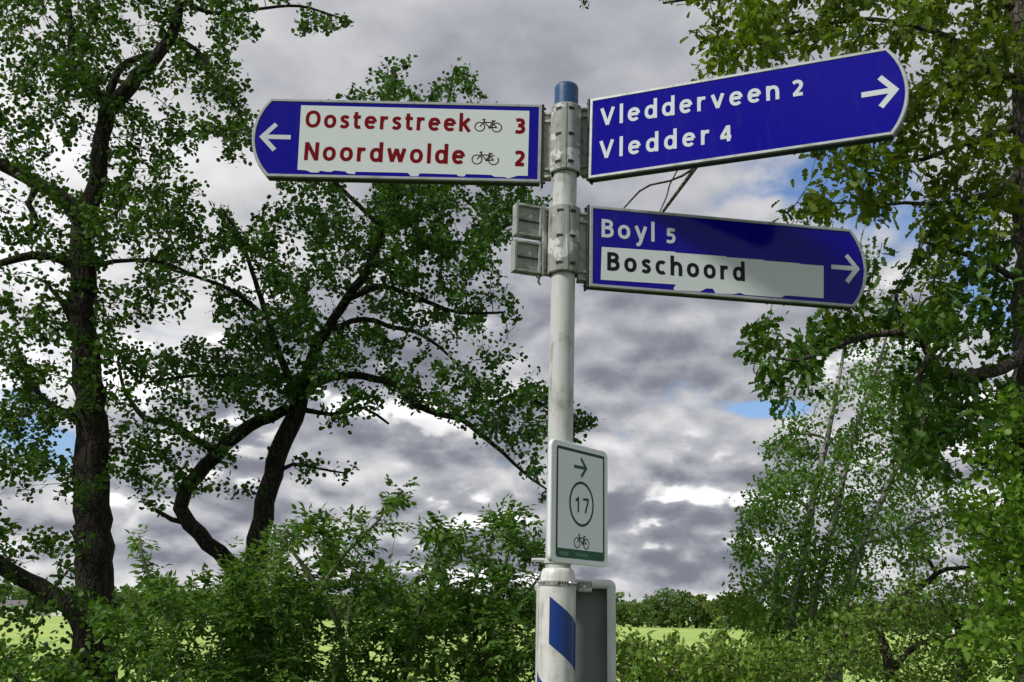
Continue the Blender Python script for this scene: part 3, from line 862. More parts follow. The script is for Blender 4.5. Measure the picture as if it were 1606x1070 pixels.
tube(mb, [(xr - 0.004, yb - 0.002, -0.01), (xr - 0.007, yb - 0.022, -0.012), (xr + 0.001, yb - 0.030, -0.012)], 0.004, 6)
tube(mb, [(xr - 0.014, yb - 0.006, -0.012), (xr - 0.004, yb - 0.006, -0.012)], 0.003, 6)
v = [B1.mw @ Vector(p) for p in mb.v]; mb.v = [(p.x, p.y, p.z) for p in v]
pl(mb, 'plate_bracket', M['clamp'])

# --- cycle route sign with the number in a ring
KS = 3.10 / 3.18
BS = Board(0.14391, 3.18, 0.51005, 0.92684, 0.003, 0.0, KS)
root = empty('route_sign', mw=BS.mw)
tag(root, 'upright white cycle route sign with green border, arrow and ringed number on the pole', 'route sign')
L_ = BS.loc
bx0, bx1 = L_(872.3, 780)[0], L_(947.8, 800)[0]; by1 = (L_(871.5, 696.5)[1] + L_(947.8, 717)[1]) / 2; by0 = (L_(874.3, 872.5)[1] + L_(947.8, 882.3)[1]) / 2
ox0, ox1 = L_(864.5, 780)[0], L_(953.5, 800)[0]; oy1 = by1 + 0.0165; oy0 = by0 - 0.0165
def rrect(x0, y0, x1, y1, r, n=6):
    out = []
    for cx, cy, a in ((x1 - r, y0 + r, -90), (x1 - r, y1 - r, 0), (x0 + r, y1 - r, 90), (x0 + r, y0 + r, 180)):
        for t in np.linspace(R(a), R(a + 90), n): out.append((cx + r * math.cos(t), cy + r * math.sin(t)))
    return out
mb = MB(); mb.prism(rrect(ox0, oy0, ox1, oy1, 0.022), -0.012, 0.0, 0.002); mb.build('panel', M['panel_white'], root)
mb = MB()
t1, t2 = 0.0088, 0.0082
mb.add([(x, y, 0.0006) for x, y in [(bx0, by0 + .01), (bx0 + t2, by0 + .01), (bx0 + t2, by1 - t1), (bx0, by1 - t1)]], [(0, 1, 2, 3)])
mb.add([(x, y, 0.0006) for x, y in [(bx1 - t2, by0 + .01), (bx1, by0 + .01), (bx1, by1 - t1), (bx1 - t2, by1 - t1)]], [(0, 1, 2, 3)])
mb.add([(x, y, 0.0006) for x, y in [(bx0, by1 - t1), (bx1, by1 - t1), (bx1, by1 - .001), (bx1 - .002, by1), (bx0 + .006, by1), (bx0, by1 - .006)]], [(0, 1, 2, 3, 4, 5)])
mb.build('border', M['deep_green'], root)
bh = 0.027
bandp = [(bx0 + 0.010, by0), (bx1 - 0.010, by0), (bx1 - 0.003, by0 + 0.003), (bx1, by0 + 0.010), (bx1, by0 + bh), (bx0, by0 + bh), (bx0, by0 + 0.010), (bx0 + 0.003, by0 + 0.003)]
meshobj('green_band', [(x, y, 0.0009) for x, y in bandp], [tuple(range(8))], M['green'], root)
mb = MB()   # small pale lettering and emblem block on the band, too small to read
xs = np.linspace(L_(903, 875)[0], L_(921, 875)[0], 9)
for i, x in enumerate(xs):
    h = (0.012, 0.010, 0.014, 0.009, 0.012, 0.010, 0.013, 0.010, 0.011)[i]
    ribbon(mb, [(x, by0 + 0.007), (x, by0 + 0.007 + h)], 0.0036, 0.0012)
    if i % 2: ribbon(mb, [(x - 0.003, by0 + 0.007 + h * 0.5), (x + 0.004, by0 + 0.007 + h * 0.5)], 0.003, 0.0014)
mb.build('small_lettering', M['pale_green'], root)
ex = L_(877, 870)[0]
meshobj('emblem', [(ex, by0 + .006, .0012), (ex + .045, by0 + .006, .0012), (ex + .045, by0 + .018, .0012), (ex, by0 + .018, .0012)], [(0, 1, 2, 3)],
        mat('mid_green_print', (0.015, 0.15, 0.075), 0.25), root)
ctr = (L_(911.8, 756) + L_(911.8, 825.8)) / 2; RR = np.hypot(*(L_(911.8, 757.5) - L_(911.8, 824.3))) / 2
ctr[0] = (L_(892.5, 790)[0] + L_(931.2, 792)[0]) / 2
mb = MB(); ribbon(mb, [ctr + RR * np.array([math.cos(t), math.sin(t)]) for t in np.linspace(0, 2 * math.pi, 56, endpoint=False)], 0.0078, 0.0006, True)
mb.build('ring', M['deep_green'], root)
kd = np.hypot(*(L_(907, 778.5) - L_(907, 803)))
text(BS, '1', L_(902.3, 803), L_(909, 804), kd / 0.86, M['deep_green'], root, sw=0.13, sx=1.0, name='numeral')
text(BS, '7', L_(914.3, 805.0), L_(924, 806), kd / 0.86, M['deep_green'], root, sw=0.13, sx=1.15, name='numeral')
tipp, tail, up_, dn_ = (920.6, 735.5), (900.5, 731.2), (911.0, 719), (911.6, 748)
arrow(BS, tipp, tail, up_, dn_, 0.0095, M['green'], root)
wr = np.hypot(*(L_(904.6, 843) - L_(904.6, 859))) / 2
bicycle(BS, L_(904.8, 851.2), L_(919.3, 853.4), wr, 0, M['deep_green'], root, 0.0030)
# clip strap behind the sign with its free end to the left
mb = MB(); zb = zpix(884)
x, y = axis(zb)
lathe(mb, [(zb, RP + 0.001), (zb, RP + 0.004), (zb + 0.014, RP + 0.004), (zb + 0.014, RP + 0.001)], axis, 0, 32)
tube(mb, [(x - 0.020, y + 0.032, zb + 0.010), (x - 0.05, y + 0.03, zb + 0.011), (x - 0.078, y + 0.026, zb + 0.010)], 0.006, 8)
o = pl(mb, 'sign_strap', M['rim']); auto_smooth(o)
mb = MB()
for zq in (L_(900, 720), L_(900, 860)):
    mb.box((ox0 + 0.06, zq[1] - 0.012, -0.026), (ox0 + 0.15, zq[1] + 0.012, -0.0122), 0.002)
mb.build('mounting_clip', M['steel'], root)

# --- open-backed tray sign strapped behind the sleeve, its back towards us
tr_root = empty('panel_sign', (LX - 0.006, YP + 0.07, 0.0))
tag(tr_root, 'pale rimmed sign seen from behind, strapped to the bottom of the white post', 'sign board')
yF = YP + 0.055
xL, xR = at(841.5, 960, yF)[0], at(966.5, 960, yF)[0]; zT = at(905, 908, yF)[2]
ob = np.array([LX - 0.006, YP + 0.07, 0.0])
def tl_(mb, name, m, smooth=False):
    mb.v = [tuple(np.subtract(v, ob)) for v in mb.v]
    o = mb.build(name, m, tr_root); auto_smooth(o, 40) if smooth else None; return o
zB = 0.75; dep = 0.055; fl = 0.027
mb = MB(); mb.box((xL + 0.004, yF + dep - 0.003, zB), (xR - 0.004, yF + dep, zT - 0.004)); tl_(mb, 'back_plate', M['tray'])
# folded rim: swept profile round the open side
path = [(xL, zB)] + [(xL + 0.022 - 0.022 * math.cos(t), zT - 0.022 + 0.022 * math.sin(t)) for t in np.linspace(0, math.pi / 2, 8)] + [(xR - 0.022 + 0.022 * math.sin(t), zT - 0.022 + 0.022 * math.cos(t)) for t in np.linspace(0, math.pi / 2, 8)] + [(xR, zB)]
path = np.array(path); cen = np.array([(xL + xR) / 2, (zB + zT) / 2]); prof = [(0.0, dep), (0.0, 0.010), (0.003, 0.003), (0.010, 0.0), (0.020, 0.0), (fl, 0.003), (fl, 0.006), (0.012, 0.006), (0.004, 0.014), (0.004, dep - 0.001)]
V = []; F = []; npf = len(prof)
for i, p in enumerate(path):
    d = path[min(i + 1, len(path) - 1)] - path[max(i - 1, 0)]; d /= np.hypot(*d); nn = np.array([d[1], -d[0]])
    for a, b in prof:
        q = p + nn * a; 
        q[0] = min(max(q[0], xL), xR)
        V.append((q[0], yF + b, q[1]))
for i in range(len(path) - 1):
    for k in range(npf - 1):
        F.append((i * npf + k, (i + 1) * npf + k, (i + 1) * npf + k + 1, i * npf + k + 1))
mb = MB(); mb.add(V, F); tl_(mb, 'rim', M['rim'], True)
mb = MB(); q0, q1 = at(906.5, 912, yF), at(928, 929, yF)
mb.box((q0[0], yF - 0.008, q1[2]), (q1[0], yF - 0.0015, q0[2]), 0.0015)
mb.box((q0[0] - 0.012, yF - 0.004, q1[2] + 0.004), (q0[0], yF + 0.003, q0[2] - 0.004))
tl_(mb, 'fixing_bracket', M['clamp'])
mb = MB(); tube(mb, [(0.55 * q0[0] + 0.45 * q1[0], yF - 0.012, (q0[2] + q1[2]) / 2), (0.55 * q0[0] + 0.45 * q1[0], yF - 0.007, (q0[2] + q1[2]) / 2)], 0.005, 6)
tl_(mb, 'bolt', M['steel'])

# ------------------------------------------------------------------ plants
def curve(pts, n_per=0.09):
    """Catmull-Rom through [(x,y,z,r)], resampled"""
    P = np.array(pts, float); P = np.vstack([2 * P[0] - P[1], P, 2 * P[-1] - P[-2]]); out = []
    for i in range(1, len(P) - 2):
        L = np.linalg.norm(P[i + 1][:3] - P[i][:3]); n = max(1, int(L / n_per))
        for t in np.linspace(0, 1, n, endpoint=False):
            a, b, c, d = P[i - 1:i + 3]
            out.append(0.5 * (2 * b + (c - a) * t + (2 * a - 5 * b + 4 * c - d) * t * t + (3 * b - a - 3 * c + d) * t ** 3))
    out.append(P[-2]); A = np.array(out); A[:, 3] = np.maximum(A[:, 3], 0.003); return A

LEAF = {}
def leaf_template(kind):
    if kind == 'round':
        half = [(.30, .18), (.46, .50), (.32, .88)]; ctr = [(0, 0), (0, .5), (0, 1.0)]
        V = [(0, 0, 0), (0, .5, 0), (0, 1, 0)]
        for s in (-1, 1): V += [(s * x, y, .16 * x) for x, y in half]
        F = []
        for o_, fl in ((3, 0), (6, 1)):
            q = [(0, o_, 1), (o_, o_ + 1, 1), (o_ + 1, o_ + 2, 1), (o_ + 2, 2, 1)]
            F += [t[::-1] if fl else t for t in q]
    elif kind == 'point':
        half = [(.20, .22), (.23, .52)]
        V = [(0, 0, 0), (0, .5, -.01), (0, 1, -.08)]
        for s in (-1, 1): V += [(s * x, y, .08) for x, y in half]
        F = []
        for o_, fl in ((3, 0), (5, 1)):
            q = [(0, o_, 1), (o_, o_ + 1, 1), (o_ + 1, 2, 1)]
            F += [t[::-1] if fl else t for t in q]
    elif kind == 'oak':
        half = [(.10, .10), (.20, .24), (.11, .33), (.30, .50), (.16, .58), (.27, .76), (.12, .92)]
        V = [(0, 0, 0), (0, .33, 0.0), (0, .62, -.02), (0, 1, -.1)]
        for s in (-1, 1): V += [(s * x, y, .2 * x) for x, y in half]
        F = []
        for o_, fl in ((4, 0), (11, 1)):
            q = [(0, o_, 1), (o_, o_ + 1, 1), (o_ + 1, o_ + 2, 1), (o_ + 2, o_ + 3, 2), (1, o_ + 2, 2), (o_ + 3, o_ + 4, 2), (o_ + 4, o_ + 5, 2), (2, o_ + 5, 3), (o_ + 5, o_ + 6, 3)]
            F += [t[::-1] if fl else t for t in q]
    elif kind == 'small':
        V = [(0, 0, 0), (-.38, .38, .08), (0, 1, -.05), (.38, .38, .08)]; F = [(0, 2, 1), (0, 3, 2)]
    return np.array(V, float), np.array(F, int)
for k in ('round', 'point', 'oak', 'small'): LEAF[k] = leaf_template(k)

def leaf_frames(dirs, tilt):
    n = len(dirs)
    y = dirs / np.linalg.norm(dirs, axis=1, keepdims=True)
    up = np.array([0, 0, 1.0]) + rng.normal(0, tilt, (n, 3))
    x = np.cross(y, up); x /= np.linalg.norm(x, axis=1, keepdims=True) + 1e-9
    z = np.cross(x, y)
    return x, y, z

def foliage(root, P, dirs, size, kind, m, tilt=0.7, n_single=300, name='foliage'):
    """one mesh of leaves; the ones that show largest become objects of their own"""
    x, y, z = leaf_frames(dirs, tilt); T, F = LEAF[kind]
    inv = np.array(root.location)
    if n_single:
        q = P - EYE; d = q @ _F; px = IW / 2 + FPX * (q @ _R) / d; py = IH / 2 - FPX * (q @ _U) / d
        sc_ = np.where((px > 0) & (px < IW) & (py > 0) & (py < IH) & (d > 0), size / d, 0)
        order = np.argsort(-sc_); single = order[:n_single]; single = single[sc_[single] * FPX > 6.5]
        rest = np.setdiff1d(np.arange(len(P)), single)
        if len(single):
            me = bpy.data.meshes.new('leaf'); me.from_pydata([tuple(v) for v in T], [], [tuple(map(int, f)) for f in F]); me.update(); me.materials.append(m)
            for i in single:
                o = bpy.data.objects.new('leaf', me); s = size[i]
                p = P[i] - inv
                o.matrix_local = Matrix(((x[i][0] * s, y[i][0] * s, z[i][0] * s, p[0]), (x[i][1] * s, y[i][1] * s, z[i][1] * s, p[1]), (x[i][2] * s, y[i][2] * s, z[i][2] * s, p[2]), (0, 0, 0, 1)))
                link(o, root)
    else: rest = np.arange(len(P))
    P, x, y, z, size = P[rest], x[rest], y[rest], z[rest], size[rest]
    V = (P[:, None, :] - inv + (x[:, None, :] * T[None, :, :1] + y[:, None, :] * T[None, :, 1:2] + z[:, None, :] * T[None, :, 2:3]) * size[:, None, None]).reshape(-1, 3)
    FF = (F[None] + (np.arange(len(P)) * len(T))[:, None, None]).reshape(-1, 3)
    o = bigmesh(name, V, FF, m, root); tag(o, kind='stuff'); return o

def grow(root, limbs, attract, step=0.10, kill=0.13, iters=90, m_twig=None, r_tip=0.0022, tropism=0.0, maxr=0.02, base_nodes=None):
    """space colonisation from the limbs towards the attraction points"""
    N = np.array(base_nodes); par = -np.ones(len(N), int); nb = len(N)
    A = attract; alive = np.ones(len(A), bool)
    near = np.zeros(len(A), int); nd = np.full(len(A), 1e9)
    def upd(lo):
        nonlocal near, nd
        C = N[lo:]
        for s in range(0, len(C), 400):
            d = np.linalg.norm(A[:, None] - C[None, s:s + 400], axis=2); j = d.argmin(1); dm = d[np.arange(len(A)), j]
            b = dm < nd; nd[b] = dm[b]; near[b] = lo + s + j[b]
    upd(0)
    for it in range(iters):
        alive &= nd > kill
        if not alive.any(): break
        idx = np.where(alive)[0]; nn = near[idx]; u, inv = np.unique(nn, return_inverse=True)
        dv = A[idx] - N[nn]; dv /= np.linalg.norm(dv, axis=1, keepdims=True) + 1e-9
        S = np.zeros((len(u), 3)); np.add.at(S, inv, dv)
        S += rng.normal(0, 0.28, S.shape) * np.sqrt(np.bincount(inv)[:, None]); S[:, 2] += tropism
        S /= np.linalg.norm(S, axis=1, keepdims=True) + 1e-9
        new = N[u] + S * step * rng.uniform(0.8, 1.1, (len(u), 1)); lo = len(N)
        # drop attractors stuck with no progress
        N = np.vstack([N, new]); par = np.concatenate([par, u])
        old = nd.copy(); upd(lo)
        stuck = alive & (nd >= old - 1e-6) & (rng.uniform(size=len(A)) < 0.25); alive &= ~stuck
    n = len(N); cnt = np.zeros(n); kids = np.zeros(n, int)
    for i in range(n - 1, nb - 1, -1):
        if cnt[i] == 0: cnt[i] = 1
        cnt[par[i]] += cnt[i]; kids[par[i]] += 1
    rad = np.minimum(r_tip * np.maximum(cnt, 1) ** 0.42, maxr)
    e = np.arange(nb, n)
    Pa, Pb = N[par[e]], N[e]; ra = np.where(par[e] < nb, np.minimum(rad[e] * 1.3, maxr), rad[par[e]]); rb = rad[e]
    d = Pb - Pa; d /= np.linalg.norm(d, axis=1, keepdims=True) + 1e-9
    ref = np.tile([0.31, 0.17, 0.93], (len(e), 1)); x = np.cross(ref, d); x /= np.linalg.norm(x, axis=1, keepdims=True) + 1e-9; y = np.cross(d, x)
    sd = 5; ang = np.arange(sd) * 2 * math.pi / sd; c, s = np.cos(ang), np.sin(ang)
    ring = x[:, None] * c[None, :, None] + y[:, None] * s[None, :, None]
    V = np.concatenate([Pa[:, None] + ring * ra[:, None, None], Pb[:, None] + ring * rb[:, None, None]], axis=1)
    k = np.arange(sd); j = (k + 1) % sd
    Fq = np.stack([k, j, sd + j, sd + k], 1)
    FF = (Fq[None] + (np.arange(len(e)) * 2 * sd)[:, None, None]).reshape(-1, 4)
    o = bigmesh('twigs', V.reshape(-1, 3) - np.array(root.location), FF, m_twig, root, True); tag(o, kind='stuff')
    return N[nb:], d, cnt[nb:], rad[nb:]

_LAT = rng.uniform(0, 1, (32, 32, 32))
def vnoise(P, scale, off=0.0):
    """smooth value noise in space, 0..1"""
    Q = np.asarray(P) * scale + off; I = np.floor(Q).astype(int); f = Q - I; f = f * f * (3 - 2 * f); out = 0
    for dx in (0, 1):
        for dy in (0, 1):
            for dz in (0, 1):
                w = (f[:, 0] if dx else 1 - f[:, 0]) * (f[:, 1] if dy else 1 - f[:, 1]) * (f[:, 2] if dz else 1 - f[:, 2])
                out = out + w * _LAT[(I[:, 0] + dx) % 32, (I[:, 1] + dy) % 32, (I[:, 2] + dz) % 32]
    return out
def blob_points(blobs, Y, dens, spread, clump=0.0, cscale=2.2):
    """points inside pixel ellipses given at their distance; blobs (px,py,rx,ry[,weight[,Y]])"""
    out = []
    for b in blobs:
        px, py, rx, ry = b[:4]; w = b[4] if len(b) > 4 else 1.0; yy = b[5] if len(b) > 5 else Y
        n = int(dens * w * rx * ry / 1000.0)
        r = np.sqrt(rng.uniform(0, 1, n)); t = rng.uniform(0, 2 * math.pi, n)
        dy = rng.normal(0, spread, n).clip(-1.8 * spread, 1.8 * spread) if spread else np.zeros(n)
        for i in range(n):
            out.append(at(px + rx * r[i] * math.cos(t[i]), py + ry * r[i] * math.sin(t[i]), yy + dy[i]))
    out = np.array(out)
    if clump:
        v = 0.65 * vnoise(out, cscale) + 0.35 * vnoise(out, cscale * 2.3, 7.7)
        out = out[rng.uniform(size=len(out)) < np.clip((v - (0.5 - 0.12)) / 0.24 * clump + (1 - clump), 0.02, 1)]
    return out

def plant(name, label, cat_, Y, stems, limbs, blobs, leaf, size, lm, bm_, dens=1.0, spread=0.8, per=4, step=0.10, kill=0.13, tilt=0.7,
          single=300, group=None, thin_c=14, jitter=0.06, compound=False, twig=None, r_tip=0.0022, droop=-0.15, maxr=0.02, blobs2=None, lm2=None, wob=0.06, rooted=True, clump=0.0, cscale=2.2):
    """stems/limbs: lists of [(px,py,r_px[,Y])]; first stem's base marks the ground point"""
    def world(pl_):
        out = []
        for p in pl_:
            yy = p[3] if len(p) > 3 else Y
            q = at(p[0], p[1], yy); out.append((*q, p[2] * yy / FPX))
        return out
    st = []
    for s in stems:
        w = world(s); b = w[0]
        if rooted and b[2] > 0.05: w = [(b[0], b[1], -0.05, b[3] * 1.35), (b[0], b[1], min(0.25, b[2] * 0.5), b[3] * 1.12)] + w
        st.append(w)
    base = st[0][0]
    root = empty(name, (base[0], base[1], 0.0 if rooted else st[0][0][2])); tag(root, label, cat_, group)
    nodes = []
    def put(w, nm, sides):
        A = curve(w, 0.11); r0 = A[:, 3]
        A[1:-1, :3] += rng.normal(0, 1, (len(A) - 2, 3)) * r0[1:-1, None] * 0.10
        mb = MB(); tube(mb, A[:, :3] - np.array(root.location), A[:, 3], sides, wob)
        mb.build(nm, bm_, root, True)
        hi = A[A[:, 2] > 0.8]
        if len(hi): nodes.append(hi[:, :3])
    for s in st: put(s, 'trunk', 14)
    for l in limbs: put(world(l), 'limb', 9)
    base_nodes = np.vstack(nodes)
    def leaves(att, lmat, nsing, nm='foliage'):
        N, d, cnt, rad = grow(root, None, att, step, kill, 90, twig or M['twig'], r_tip, 0, maxr, base_nodes)
        ok = cnt <= thin_c; N = N[ok]; d = d[ok]
        # leaf clusters vary from clump to clump
        ph = np.clip((vnoise(N, cscale * 1.9, 3.3) - 0.3) / 0.4, 0, 1)
        k = rng.poisson(per * (0.25 + 1.5 * ph) * np.where(cnt[ok] <= 3, 1.15, 0.7))
        idx = np.repeat(np.arange(len(N)), k)
        if not compound:
            P = N[idx] + rng.normal(0, jitter, (len(idx), 3))
            dr = d[idx] * 0.7 + rng.normal(0, 0.75, (len(idx), 3)); dr[:, 2] += droop
            sz = size * (0.45 + 0.8 * rng.beta(2.2, 1.6, len(idx)))
        else:
            C = N[idx] + rng.normal(0, jitter * 0.5, (len(idx), 3)); dv = d[idx] * 0.6 + rng.normal(0, 0.8, (len(idx), 3)); dv[:, 2] += 0.05
            dv /= np.linalg.norm(dv, axis=1, keepdims=True); side = np.cross(dv, [0, 0, 1.0]) + rng.normal(0, 0.12, dv.shape); side /= np.linalg.norm(side, axis=1, keepdims=True)
            Ps, Ds, Ss = [], [], []
            for t, s in ((0.5, 1), (0.5, -1), (1.0, 1), (1.0, -1), (1.45, 0)):
                Ps.append(C + dv * size * 1.15 * t); Ds.append(dv * (0.55 if s else 1.0) + side * s * 0.9 + np.array([0, 0, -0.15]) + rng.normal(0, 0.12, dv.shape)); Ss.append(size * rng.uniform(0.7, 1.15, len(C)))
            P = np.vstack(Ps); dr = np.vstack(Ds); sz = np.concatenate(Ss)
        foliage(root, P, dr, sz, leaf, lmat, tilt, nsing, nm)
        return len(P)
    n = leaves(blob_points(blobs, Y, dens, spread, clump, cscale), lm, single)
    if blobs2: n += leaves(blob_points(blobs2, Y, dens, spread, clump, cscale), lm2, 0)
    return root

# ---- left alder
plant('alder_tree', 'tall dark alder with a straight trunk and forked crown at the left edge', 'tree', 10.0,
  [[(148, 1120, 36), (146, 1000, 31), (148, 900, 29), (147, 800, 27), (142, 700, 25), (138, 600, 23.5), (131, 500, 21), (129, 420, 20), (134, 340, 18), (152, 285, 15), (158, 240, 14), (163, 195, 14), (176, 165, 14), (205, 132, 13), (238, 95, 11), (268, 60, 10), (281, 15, 8), (285, -40, 7), (300, -120, 5)]],
  [[(170, 190, 10), (160, 155, 8), (130, 125, 8), (112, 95, 7), (112, 45, 6), (104, 0, 5), (95, -70, 3)],
   [(166, 168, 8), (185, 110, 7), (215, 92, 6), (250, 80, 5)],
   [(128, 350, 14), (100, 312, 12), (70, 292, 12), (35, 276, 11), (0, 258, 10), (-60, 240, 8), (-140, 190, 5)],
   [(126, 425, 8), (100, 408, 7.5), (65, 401, 7), (30, 403, 7), (0, 413, 6), (-60, 420, 4)],
   [(135, 990, 18), (112, 950, 16), (80, 932, 14), (40, 910, 13), (0, 884, 13), (-70, 850, 10)],
   [(128, 660, 7), (95, 645, 6), (62, 620, 5), (42, 580, 4), (20, 530, 3)],
   [(140, 560, 6), (120, 525, 5), (100, 480, 4), (70, 440, 3)],
   [(60, 290, 6), (45, 320, 5), (60, 350, 4), (40, 370, 3)],
   [(285, 0, 5), (330, 20, 4), (400, 15, 3), (470, 10, 2.5), (540, 30, 1.5)],
   [(272, 60, 5), (310, 80, 4), (340, 130, 3.5), (370, 170, 3), (392, 210, 2)],
   [(140, 420, 6), (180, 410, 4), (250, 410, 3), (300, 430, 2.5)]],
  [(60, 60, 110, 110, 1.0), (190, 60, 100, 90, .9), (300, 50, 90, 70, .9), (380, 20, 60, 40, .6), (500, 25, 50, 30, .5), (540, 40, 15, 22, .5), (330, 140, 70, 60, .8), (365, 215, 40, 60, .6), (250, 170, 90, 80, .7),
   (90, 180, 110, 90, .9), (200, 250, 90, 80, 1.1), (280, 300, 60, 60, .6), (60, 230, 80, 50, .7), (190, 340, 80, 70, 1.1), (260, 390, 60, 40, .7), (60, 350, 90, 50, .6), (180, 440, 70, 50, .8), (220, 520, 50, 30, .5),
   (30, 480, 60, 50, .8), (70, 540, 60, 50, .8), (150, 570, 70, 60, .8), (50, 620, 80, 50, 1.0), (30, 700, 60, 70, .9), (90, 740, 60, 40, .7), (60, 790, 60, 30, .4), (190, 700, 40, 50, .5), (40, 850, 60, 35, .6), (100, 860, 40, 25, .4),
   (30, 950, 50, 40, .4), (95, 950, 50, 30, .35), (60, 1045, 70, 25, .6), (170, 950, 50, 30, .4), (-80, 300, 90, 250, .5), (-60, 700, 70, 250, .5), (200, -60, 250, 70, .6), (240, 460, 60, 60, .35)],
  'round', 0.050, M['leaf_alder'], M['bark_alder'], dens=26, spread=0.75, per=9.5, step=0.11, kill=0.1, thin_c=12, jitter=0.042, clump=1.0, cscale=1.9)

# ---- middle alder, several leaning stems
plant('leaning_alder', 'spreading alder with leaning crooked stems behind the left arm and the shrub', 'tree', 10.8,
  [[(392, 1060, 20), (396, 960, 19), (402, 880, 18), (412, 810, 16.5), (428, 745, 15.5), (446, 690, 15), (466, 640, 14), (480, 600, 12), (492, 555, 10), (512, 518, 8), (545, 470, 8), (578, 420, 7.5), (602, 360, 7), (622, 305, 6), (645, 245, 5), (665, 190, 4), (680, 140, 3)],
   [(384, 1060, 16), (380, 930, 14), (360, 885, 13), (328, 852, 12), (298, 822, 12), (284, 796, 12), (292, 765, 12), (322, 730, 11.5), (356, 698, 11), (392, 668, 10), (425, 655, 9), (452, 640, 8)]],
  [[(345, 712, 7), (325, 700, 6), (290, 678, 5.5), (258, 662, 5), (225, 655, 4.5), (195, 610, 3), (185, 560, 2)],
   [(480, 610, 8), (520, 592, 7), (570, 590, 6), (625, 605, 5.5), (652, 634, 5.5), (692, 650, 5), (722, 656, 5), (752, 680, 4), (790, 712, 3), (832, 750, 2.2), (858, 768, 1.5)],
   [(722, 656, 4), (760, 640, 3.5), (810, 620, 3), (860, 640, 2.5), (905, 670, 2)],
   [(470, 630, 7), (440, 560, 6), (420, 500, 5), (400, 440, 4), (380, 380, 3), (350, 330, 2)],
   [(420, 500, 4), (370, 460, 3.5), (320, 438, 3), (272, 424, 2.5), (240, 410, 2)],
   [(512, 518, 5), (570, 500, 4.5), (610, 512, 4), (650, 520, 3.5), (690, 545, 2.5), (720, 575, 1.8)],
   [(545, 470, 5), (600, 450, 4.5), (660, 470, 4), (720, 490, 3), (790, 490, 2)],
   [(578, 420, 5), (640, 395, 4.5), (700, 382, 4), (750, 378, 3.5), (800, 350, 2.5), (840, 330, 2)],
   [(602, 360, 5), (560, 320, 4), (520, 280, 3.5), (480, 240, 3), (455, 215, 2)],
   [(622, 305, 5), (625, 240, 4), (618, 180, 3), (620, 110, 2)],
   [(645, 245, 4), (690, 200, 3), (705, 150, 2.5), (712, 110, 1.5)],
   [(300, 822, 5), (270, 815, 4), (245, 800, 3)], [(428, 745, 4), (460, 728, 3), (500, 735, 2), (540, 742, 1.4)], [(466, 640, 5), (520, 650, 3.4), (570, 640, 2.6), (610, 665, 1.8)], [(480, 600, 6), (440, 590, 5), (370, 590, 4), (300, 590, 3), (230, 600, 2)]],
  [(560, 320, 130, 50, 1.6), (700, 330, 120, 55, 1.7), (800, 325, 60, 46, 2.0), (470, 310, 60, 40, .6), (470, 400, 100, 60, 1.1), (600, 410, 120, 70, 1.2), (730, 390, 80, 40, 1.5), (410, 480, 90, 60, 1.0), (530, 490, 110, 60, 1.3), (660, 460, 80, 45, 1.4), (760, 490, 50, 34, 1.3), (700, 510, 60, 30, 1.1),
   (330, 370, 70, 50, .8), (320, 580, 120, 55, 1.2), (450, 560, 110, 70, 1.4), (560, 570, 70, 60, 1.0), (230, 610, 70, 50, 1.0), (210, 660, 60, 40, .7), (300, 690, 80, 50, .8), (300, 770, 40, 24, .3), (220, 750, 50, 40, .6), (550, 655, 56, 26, .6), (500, 740, 60, 18, .4), (610, 700, 30, 14, .3),
   (680, 605, 90, 36, 1.6), (790, 590, 80, 46, 2.2), (740, 640, 70, 26, 1.5), (835, 650, 46, 46, 2.0), (800, 690, 50, 26, 1.6), (720, 625, 50, 24, 1.4), (770, 665, 40, 20, 1.4), (660, 645, 40, 18, .8), (832, 742, 22, 18, 1.0), (850, 725, 26, 40, 1.2), (905, 665, 24, 32, 2.0), (640, 590, 50, 30, 1.4), (620, 115, 36, 35, 1.0), (715, 125, 36, 28, 1.0), (640, 150, 110, 14, .8), (600, 200, 150, 60, .7), (760, 240, 70, 50, .6)],
  'round', 0.050, M['leaf_mid'], M['bark_alder'], dens=27, spread=0.8, per=9.0, step=0.11, kill=0.1, thin_c=12, jitter=0.042, clump=0.9, cscale=1.9)

